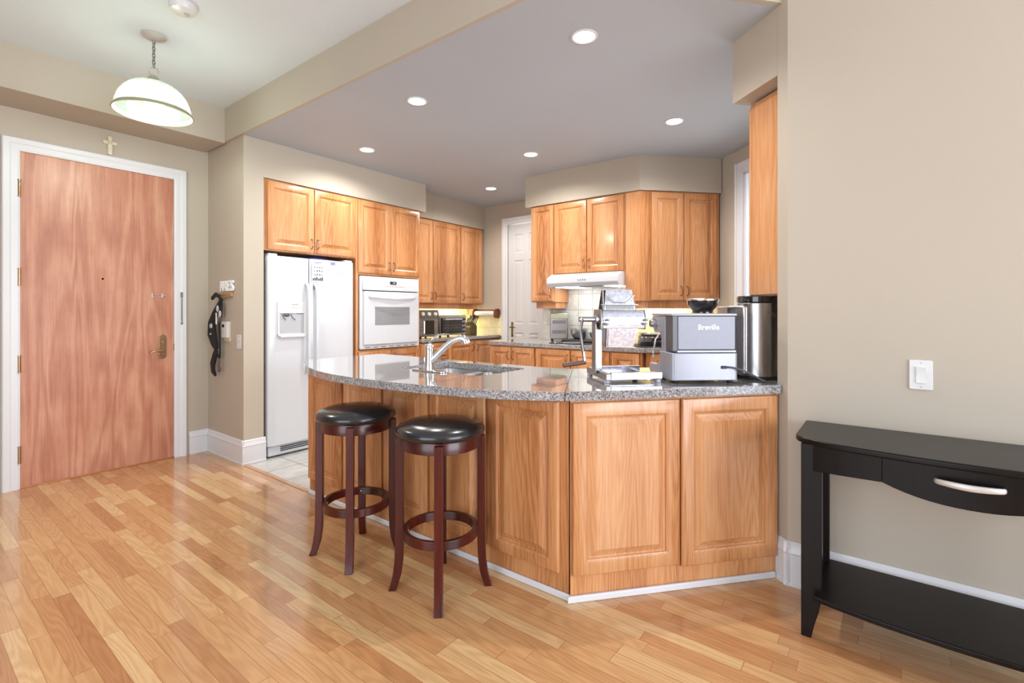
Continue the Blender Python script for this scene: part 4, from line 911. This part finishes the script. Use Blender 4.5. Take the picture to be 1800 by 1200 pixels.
for x, y in ((0.03, 0.03), (EW - 0.03, 0.03), (0.06, 0.28), (EW - 0.06, 0.28)): obj('foot', MB().lathe([(0.014, 0), (0.014, 0.013)], x, y, 12), 'dark_rubber', em)
text_mesh('brand_text', 'Breville', 0.035, 'white_text', em, Matrix.Translation((0.185, 0.0052, 0.268)) @ Matrix.Rotation(PI / 2, 4, 'X'), 0.0006, True)
m = MB(); m.tube(catmull([(0.255, -0.001, 0.075), (0.275, -0.012, 0.077), (0.31, -0.02, 0.072), (0.37, -0.02, 0.05), (0.43, -0.01, 0.02), (0.47, 0.02, 0.007)], 5), 0.0045, 8); obj('power_cord', m, 'dark_grey', em)
m = MB(); m.box(0.245, 0.27, -0.008, 0.001, 0.069, 0.083); obj('cord_collar', m, 'ink', em, bevel=0.002)

# ================================================================ TALL APPLIANCE beside stub wall
cm = thing('coffee_grinder', 'tall stainless steel appliance with black back against stub wall', 'coffee grinder', (*TR(2.56, 1.284), ZT + 0.001), RX + R(6))
def arcp(cx_, cy_, r_, a0, a1, n=12): return [(cx_ + r_ * math.cos(R(a0 + (a1 - a0) * k / n)), cy_ + r_ * math.sin(R(a0 + (a1 - a0) * k / n))) for k in range(n + 1)]
m = MB(); m.prism(arcp(0, 0, 0.098, -200, -84) + [(0.02, 0.0), (-0.05, 0.09)], 0.013, 0.388); obj('body', m, 'steel_v', cm, bevel=0.003, angle=30)
m = MB(); m.prism([(-0.155, 0.02), (-0.10, -0.05), (-0.07, -0.05), (-0.07, 0.13), (-0.155, 0.13)], 0.02, 0.375); obj('side_shell', m, 'steel_v', cm, bevel=0.012, seg=3)
m = MB(); m.prism([(0.0, 0.0)] + arcp(0, 0, 0.1, -84, 80), 0.014, 0.392); obj('rear_panel', m, 'black_gloss', cm, bevel=0.002)
m = MB()
for k in range(3): m.prism([(0.0, 0.0)] + arcp(0, 0, 0.1008, -95 + k * 8, -60, 4), 0.335 - k * 0.009, 0.338 - k * 0.009)
obj('vent', m, 'dark_grey', cm)
m = MB(); m.prism(arcp(0, 0, 0.098, 0, 345, 23), 0.389, 0.425); obj('lid', m, 'black_gloss', cm, bevel=0.006)
m = MB(); m.prism(arcp(0, 0, 0.102, 0, 345, 23), 0.0, 0.0125); obj('base', m, 'dark_rubber', cm, bevel=0.003)

# ================================================================ BAR STOOLS
def make_stool(label, x, y, rz):
    t = thing('bar_stool', label, 'stool', (x, y, 0), rz, 'bar stools at the peninsula')
    zs = 0.655
    m = MB(); prof_ = [(0.185, zs + 0.052), (0.196, zs + 0.056), (0.204, zs + 0.068), (0.203, zs + 0.082), (0.190, zs + 0.098), (0.15, zs + 0.112), (0.09, zs + 0.120), (0.03, zs + 0.123), (0.001, zs + 0.123)]
    m.lathe(prof_, 0, 0, 64)
    # gathered folds round the rim
    nv = []
    for i, p_ in enumerate(m.v):
        r_ = math.hypot(p_[0], p_[1]); a = math.atan2(p_[1], p_[0])
        if r_ > 0.18: k_ = 1 + 0.006 * math.sin(a * 32) ; nv.append((p_[0] * k_, p_[1] * k_, p_[2]))
        else: nv.append(p_)
    m.v = nv
    obj('seat_cushion', m, 'black_leather', t, angle=80)
    m = MB(); m.lathe([(0.155, zs), (0.178, zs), (0.180, zs + 0.002), (0.180, zs + 0.050), (0.178, zs + 0.053), (0.0, zs + 0.053)], 0, 0, 64, cap=False)
    m.lathe([(0.155, zs), (0.155, zs + 0.053)], 0, 0, 64, cap=False)
    obj('seat_ring', m, 'stool_wood', t, angle=40)
    # legs: square section, straight then flaring at the foot
    prof2 = [(0.700, 0.185), (0.66, 0.186), (0.45, 0.186), (0.30, 0.186), (0.20, 0.187), (0.13, 0.190), (0.07, 0.198), (0.03, 0.209), (0.0, 0.220)]
    for k in range(4):
        a = R(45 + 90 * k); c2, s2 = math.cos(a), math.sin(a); rings = []
        for z, r_ in prof2:
            hw = 0.019; th2 = 0.019 if z > 0.05 else 0.017
            rings.append([(c2 * (r_ + u) - s2 * v_, s2 * (r_ + u) + c2 * v_, z) for u, v_ in ((-th2, -hw), (th2, -hw), (th2, hw), (-th2, hw))])
        m = MB(); m.loft(rings[::-1]); obj('leg', m, 'stool_wood', t, bevel=0.004)
    m = MB(); z0 = 0.245; n = 64; rings = []
    for k in range(n):
        a = 2 * PI * k / n; rings.append([(r_ * math.cos(a), r_ * math.sin(a), z) for r_, z in ((0.150, z0), (0.172, z0), (0.172, z0 + 0.04), (0.150, z0 + 0.04))])
    m.loft(rings, cap=False, closed=True); obj('footrest_ring', m, 'stool_wood', t, bevel=0.003)
    for k in range(4):
        m = MB(); a = R(45 + 90 * k); m.sphere((0.149 * math.cos(a), 0.149 * math.sin(a), z0 + 0.022), 0.005, 8, 6)
        obj('screw', m, 'nickel', t)
    return t
make_stool('dark wood bar stool with black round seat, nearer the fridge', 1.556, 2.232, R(1))
make_stool('dark wood bar stool with black round seat, nearer the console table', 1.594, 1.637, R(-2))

# ================================================================ CONSOLE TABLE
tt = thing('console_table', 'near-black wooden console table against the right wall', 'table', (2.58, -0.21, 0), 0)
def arcx(y, x_mid, x_end, half=0.46): return x_mid + (x_end - x_mid) * (y / half) ** 2
ypts = [0.50 - 1.0 * k / 20 for k in range(21)]
top = [(0.0, 0.505), (-0.30, 0.505)]
for k in range(1, 6): a = R(90 + 90 * k / 6); top.append((-0.30 + 0.085 * math.cos(a), 0.42 + 0.085 * math.sin(a)))
top += [(arcx(y, -0.44, -0.39), y) for y in [0.40 - 0.80 * k / 16 for k in range(17)]]
for k in range(1, 6): a = R(180 + 90 * k / 6); top.append((-0.30 + 0.085 * math.cos(a), -0.42 + 0.085 * math.sin(a)))
top += [(-0.30, -0.505), (0.0, -0.505)]
obj('tabletop', MB().prism(top, 0.755, 0.778), 'espresso_wood', tt, bevel=0.007, seg=3)
# apron ends
m = MB(); m.box(-0.35, -0.02, 0.44, 0.46, 0.65, 0.755); m.box(-0.35, -0.02, -0.46, -0.44, 0.65, 0.755); m.box(-0.04, -0.02, -0.46, 0.46, 0.65, 0.755)
obj('apron', m, 'espresso_wood', tt, bevel=0.002)
def bow_panel(y0, y1, zf, t=0.022, n=14, xo=0.0):
    m = MB(); rings = []
    for k in range(n + 1):
        y = y0 + (y1 - y0) * k / n; x = arcx(y, -0.405, -0.358) + xo; z = zf(y)
        rings.append([(x, y, z), (x, y, 0.754), (x + t, y, 0.754), (x + t, y, z)])
    m.loft(rings); return m
obj('apron_front', bow_panel(0.46, 0.225, lambda y: 0.650 + 0.012 * max(0, (0.46 - y) / 0.235)), 'espresso_wood', tt, bevel=0.002)
obj('apron_front', bow_panel(-0.225, -0.46, lambda y: 0.650 + 0.012 * max(0, (0.46 + y) / 0.235)), 'espresso_wood', tt, bevel=0.002)
dw = obj('drawer', bow_panel(0.2265, -0.2265, lambda y: 0.622 + 0.040 * (abs(y) / 0.222) ** 2.2, xo=-0.006), 'espresso_wood', tt, bevel=0.003)
m = MB(); m.tube(catmull([(-0.41, 0.083, 0.705), (-0.432, 0.078, 0.707), (-0.446, 0.04, 0.706), (-0.45, 0, 0.705), (-0.446, -0.04, 0.706), (-0.432, -0.078, 0.707), (-0.41, -0.083, 0.705)], 4), [0.006 + 0.003 * math.sin(PI * i / 24) for i in range(25)], 10, flat=(1.2, 0.7)); obj('handle', m, 'satin_nickel', dw)
for sy in (1, -1):
    pl = [(0.480, 0.754), (0.480, 0.0), (0.446, 0.0), (0.436, 0.05), (0.420, 0.11), (0.410, 0.17), (0.410, 0.754)]
    pl = [(sy * a, b) for a, b in pl]
    if sy < 0: pl = pl[::-1]
    obj('leg', MB().prism(pl[::-1], -0.362, -0.325, 'x'), 'espresso_wood', tt, bevel=0.003)
    obj('leg', MB().prism(pl[::-1], -0.060, -0.024, 'x'), 'espresso_wood', tt, bevel=0.003)
sh = [(-0.022, 0.43), (-0.36, 0.43)] + [(arcx(y, -0.445, -0.395), y) for y in [0.44 - 0.88 * k / 16 for k in range(17)]] + [(-0.36, -0.43), (-0.022, -0.43)]
obj('shelf', MB().prism(sh, 0.165, 0.185), 'espresso_wood', tt, bevel=0.005)

# ================================================================ SMALL WALL THINGS
def rocker(name, label, loc, rz, s=1.0):
    t = thing(name, label, 'light switch', loc, rz)
    obj('plate', MB().prism(rrect(-0.037, 0.037, -0.06, 0.06, 0.006), -0.006, 0, 'y'), 'white_plastic', t, bevel=0.002)
    obj('rocker', MB().prism([(-0.006, -0.033), (-0.011, -0.033), (-0.008, 0.0), (-0.012, 0.033), (-0.006, 0.033)], -0.0165, 0.0165, 'x'), 'white_plastic', t, bevel=0.001)
    g = MB(); g.lathe([(0.003, -0.0075), (0.003, -0.006)], 0, 0.049, 10, axis='y'); g.lathe([(0.003, -0.0075), (0.003, -0.006)], 0, -0.049, 10, axis='y'); obj('screw', g, 'grey_plastic', t)
    return t
rocker('light_switch', 'white rocker light switch above the console table', (2.6, -0.108, 1.012), -R(90))
rocker('light_switch', 'small white light switch left of the fridge', (1.865, 4.31, 1.018), -R(90))
# intercom / thermostat
t = thing('thermostat', 'white wall control with small dark display behind harness', 'thermostat', (1.865, 4.53, 1.10), -R(90))
obj('back_plate', MB().box(-0.055, 0.055, -0.008, 0, -0.085, 0.085), 'cream', t, bevel=0.002)
obj('case', MB().box(-0.05, 0.058, -0.032, -0.008, -0.055, 0.085), 'white_plastic', t, bevel=0.004)
obj('display', MB().box(-0.035, 0.005, -0.034, -0.032, 0.035, 0.06), 'black_plastic', t)
g = MB()
for i in range(3):
    for j in range(4): g.box(-0.035 + i * 0.014, -0.026 + i * 0.014, -0.0335, -0.032, 0.015 - j * 0.014, 0.021 - j * 0.014)
obj('buttons', g, 'grey_plastic', t)
# key rack and letters
t = thing('key_rack', 'small wooden hook rail with white letters on foyer wall', 'key rack', (1.865, 4.52, 1.42), -R(90))
obj('rail', MB().box(-0.115, 0.10, -0.022, 0, -0.022, 0.014), 'rack_wood', t, bevel=0.003)
for x in (-0.09, -0.03, 0.03, 0.08):
    g = MB(); g.tube([(x, -0.022, -0.005), (x, -0.04, -0.008), (x, -0.048, -0.02), (x, -0.042, -0.03)], 0.003, 8); obj('hook', g, 'brass', t)
for k, ch_ in enumerate('RRES'):
    text_mesh('letter', ch_, 0.125, 'white_text', t, Matrix.Translation((-0.09 + k * 0.064, -0.012, 0.066)) @ Matrix.Rotation(PI / 2, 4, 'X'), 0.008, True)
# dog harness hanging
t = thing('harness', 'black pet harness with buckles hanging from the hook rail', 'harness', (1.865, 4.60, 1.38), -R(90))
def ribbon(m, pts, ws, th=0.004):
    n = len(pts); rings = []
    for i in range(n):
        x, y, z = pts[i]; a = pts[max(i - 1, 0)]; b = pts[min(i + 1, n - 1)]; dx_, dz_ = b[0] - a[0], b[2] - a[2]; L = math.hypot(dx_, dz_) or 1
        nx, nz = -dz_ / L, dx_ / L; w2_ = ws[i] / 2
        rings.append([(x - nx * w2_, y - th, z - nz * w2_), (x + nx * w2_, y - th, z + nz * w2_), (x + nx * w2_, y + th, z + nz * w2_), (x - nx * w2_, y + th, z - nz * w2_)])
    m.loft(rings)
m = MB(); ribbon(m, [(0.06, -0.045, 0.0), (0.01, -0.05, -0.06), (-0.05, -0.055, -0.13), (-0.10, -0.06, -0.22), (-0.10, -0.06, -0.30), (-0.06, -0.055, -0.38), (-0.03, -0.05, -0.44)], [0.02, 0.04, 0.07, 0.12, 0.14, 0.10, 0.03], 0.012); obj('chest_panel', m, 'black_fabric', t, bevel=0.004)
m = MB(); ribbon(m, [(-0.14, -0.045, 0.005), (-0.06, -0.045, 0.04), (0.02, -0.045, 0.02), (0.05, -0.045, -0.04), (0.05, -0.05, -0.16)], [0.03, 0.035, 0.03, 0.03, 0.03], 0.008); obj('grip_strap', m, 'black_fabric', t, bevel=0.003)
m = MB(); ribbon(m, [(-0.03, -0.05, -0.44), (-0.07, -0.05, -0.50), (-0.11, -0.05, -0.57), (-0.10, -0.05, -0.63), (-0.05, -0.05, -0.67)], [0.05, 0.07, 0.08, 0.06, 0.012], 0.008)
obj('tail_strap', m, 'black_fabric', t, bevel=0.003)
m = MB(); m.tube(catmull([(0.02, -0.05, -0.20), (0.03, -0.05, -0.35), (0.03, -0.05, -0.50), (-0.01, -0.05, -0.48), (-0.03, -0.05, -0.43)], 5), 0.008, 8); obj('cord', m, 'black_fabric', t)
m = MB(); m.sphere((0.02, -0.062, -0.085), 0.022, 10, 8, (0.8, 0.5, 1.4)); m.sphere((0.065, -0.062, -0.13), 0.022, 10, 8, (0.8, 0.5, 1.4)); m.lathe([(0.018, -0.080), (0.022, -0.072)], -0.085, -0.235, 14, axis='y'); m.sphere((-0.09, -0.075, -0.305), 0.008); obj('buckle', m, 'grey_plastic', t)
m = MB(); m.tube([(0.0, -0.065, -0.12), (0.005, -0.066, -0.22)], 0.006, 8); obj('reflective_strip', m, 'white_plastic', t)
m = MB(); m.sphere((0.02, -0.05, -0.61), 0.024, 12, 8, (1, 0.5, 1)); 
for k in range(4): m.tube([(0.025 + 0.009 * math.cos(R(q)), -0.05, -0.545 - k * 0.014 + 0.009 * math.sin(R(q))) for q in range(0, 360, 45)], 0.0018, 5, closed=True)
obj('fob', m, 'dark_grey', t)
# cross above door
m = MB(); 
def tap(m_, x0, x1, z0, z1): m_.prism(rrect(x0, x1, z0, z1, 0.006, 2), -0.018, 0, 'y')
tap(m, -0.014, 0.014, -0.075, 0.07); tap(m, -0.045, 0.045, 0.008, 0.032); m.sphere((0, -0.018, 0.02), 0.012, 10, 6)
c = tag(obj('cross', m, 'cream', bevel=0.002, loc=(1.148, YD, 2.597)), 'small cream wall cross above the entry door', 'cross')
# smoke detector
t = thing('smoke_detector', 'round white smoke detector on the foyer ceiling', 'smoke detector', (1.078, 3.20, ZF), 0)
obj('housing', MB().lathe([(0.072, 0), (0.072, -0.012), (0.062, -0.034), (0.04, -0.040), (0.0, -0.041)], 0, 0, 36), 'white_plastic', t, angle=30)
obj('button', MB().lathe([(0.014, -0.040), (0.013, -0.047), (0, -0.048)], 0.02, 0.0, 18), 'grey_plastic', t)
# recessed lights
labs = ['recessed ceiling light nearest the camera, largest in view', 'recessed ceiling light in middle left of kitchen ceiling', 'recessed ceiling light at right near the stub wall', 'recessed ceiling light above the fridge', 'recessed ceiling light in the middle before the range hood', 'recessed ceiling light farthest back by the kitchen corner']
for (x, y), lb in zip(POTS, labs):
    t = thing('recessed_light', lb, 'ceiling light', (x, y, ZK), 0, 'recessed lights in the kitchen ceiling')
    m = MB(); n = 36; rings = []
    for k in range(n):
        a = 2 * PI * k / n; rings.append([(r_ * math.cos(a), r_ * math.sin(a), z) for r_, z in ((0.058, -0.0005), (0.072, -0.0005), (0.072, -0.003), (0.066, -0.006), (0.058, -0.005))])
    m.loft(rings, cap=False, closed=True); obj('trim_ring', m, 'white_plastic', t)
    obj('lens', MB().lathe([(0.057, -0.001), (0.057, -0.003), (0.0, -0.0035)], 0, 0, 32), 'pot_glow', t)
    d = bpy.data.lights.new('pot_lamp', 'SPOT'); d.energy = 60; d.spot_size = R(160); d.spot_blend = 0.6; d.shadow_soft_size = 0.022; d.color = (1.0, 0.955, 0.89)
    o = bpy.data.objects.new('pot_lamp', d); C.objects.link(o); o.location = (x, y, ZK - 0.012)
# under-cabinet lamps
area('under_cabinet_lamp', (4.50, 4.68, 1.36), (0, 0.25, -1), 1.2, 0.05, 9, (1.0, 0.84, 0.45))
p = HD(0.42, 0.2); area('under_cabinet_lamp', (p[0], p[1], 1.36), (0, 0, -1), 0.5, 0.05, 5, (1.0, 0.86, 0.5)).rotation_euler.z = ang
# pendant
PX, PY = 1.08, 3.69
t = thing('pendant_light', 'ribbed glass dome pendant light on a chain in the foyer', 'pendant light', (PX, PY, ZF), 0)
obj('canopy', MB().lathe([(0.068, 0), (0.068, -0.006), (0.055, -0.018), (0.03, -0.026), (0.012, -0.032), (0.0, -0.033)], 0, 0, 36), 'satin_nickel', t, angle=40)
m = MB()
for k in range(8):
    z = -0.042 - k * 0.0215; pts = []
    for q in range(14):
        a = 2 * PI * q / 14; u, v_ = 0.008 * math.cos(a), 0.0155 * math.sin(a); ph = R(90) * (k % 2) + 0.3
        pts.append((u * math.cos(ph), u * math.sin(ph), z + v_))
    m.tube(pts, 0.0026, 7, closed=True)
obj('chain', m, 'grey_metal', t)
m = MB(); m.tube([(0.026 * math.cos(R(q)) * 0.79, 0.026 * math.cos(R(q)) * -0.6, -0.228 + 0.026 * math.sin(R(q))) for q in range(0, 360, 20)], 0.0022, 7, closed=True)
obj('loop_ring', m, 'nickel', t)
obj('cap', MB().lathe([(0.006, -0.252), (0.010, -0.258), (0.02, -0.262), (0.03, -0.272), (0.034, -0.284), (0.044, -0.290), (0.05, -0.305), (0.0, -0.305)], 0, 0, 32), 'brass_cap', t, angle=40)
# ribbed dome: double walled with ribs
m = MB(); n = 160; prof_ = [(0.045, -0.300), (0.085, -0.308), (0.125, -0.328), (0.160, -0.362), (0.185, -0.405), (0.198, -0.450), (0.202, -0.478)]
rings = []
for r_, z in prof_:
    rings.append([((r_ + (0.0018 if k % 2 else -0.0012)) * math.cos(2 * PI * k / n), (r_ + (0.0018 if k % 2 else -0.0012)) * math.sin(2 * PI * k / n), z) for k in range(n)])
for r_, z in prof_[::-1]:
    rings.append([((r_ - 0.005) * math.cos(2 * PI * k / n), (r_ - 0.005) * math.sin(2 * PI * k / n), z) for k in range(n)])
m.loft(rings, cap=False, closed=True)
obj('glass_shade', m, 'ribbed_glass', t, angle=60)
m = MB(); rings = []
for k in range(64):
    a = 2 * PI * k / 64; rings.append([(r_ * math.cos(a), r_ * math.sin(a), z) for r_, z in ((0.196, -0.478), (0.203, -0.476), (0.214, -0.490), (0.216, -0.498), (0.208, -0.500), (0.196, -0.488))])
m.loft(rings, cap=False, closed=True)
obj('rim', m, 'brass_cap', t, angle=60)
bb = MB(); bb.lathe([(0.014, -0.306), (0.016, -0.36), (0.026, -0.375), (0.042, -0.40), (0.047, -0.43), (0.042, -0.455), (0.026, -0.472), (0.0, -0.478)], 0, 0, 28); obj('bulb', bb, 'bulb_glow', t, angle=60)
d = bpy.data.lights.new('pendant_lamp', 'POINT'); d.energy = 30; d.shadow_soft_size = 0.05; d.color = (0.90, 1.0, 0.86)
o = bpy.data.objects.new('pendant_lamp', d); C.objects.link(o); o.location = (PX, PY, ZF - 0.50)
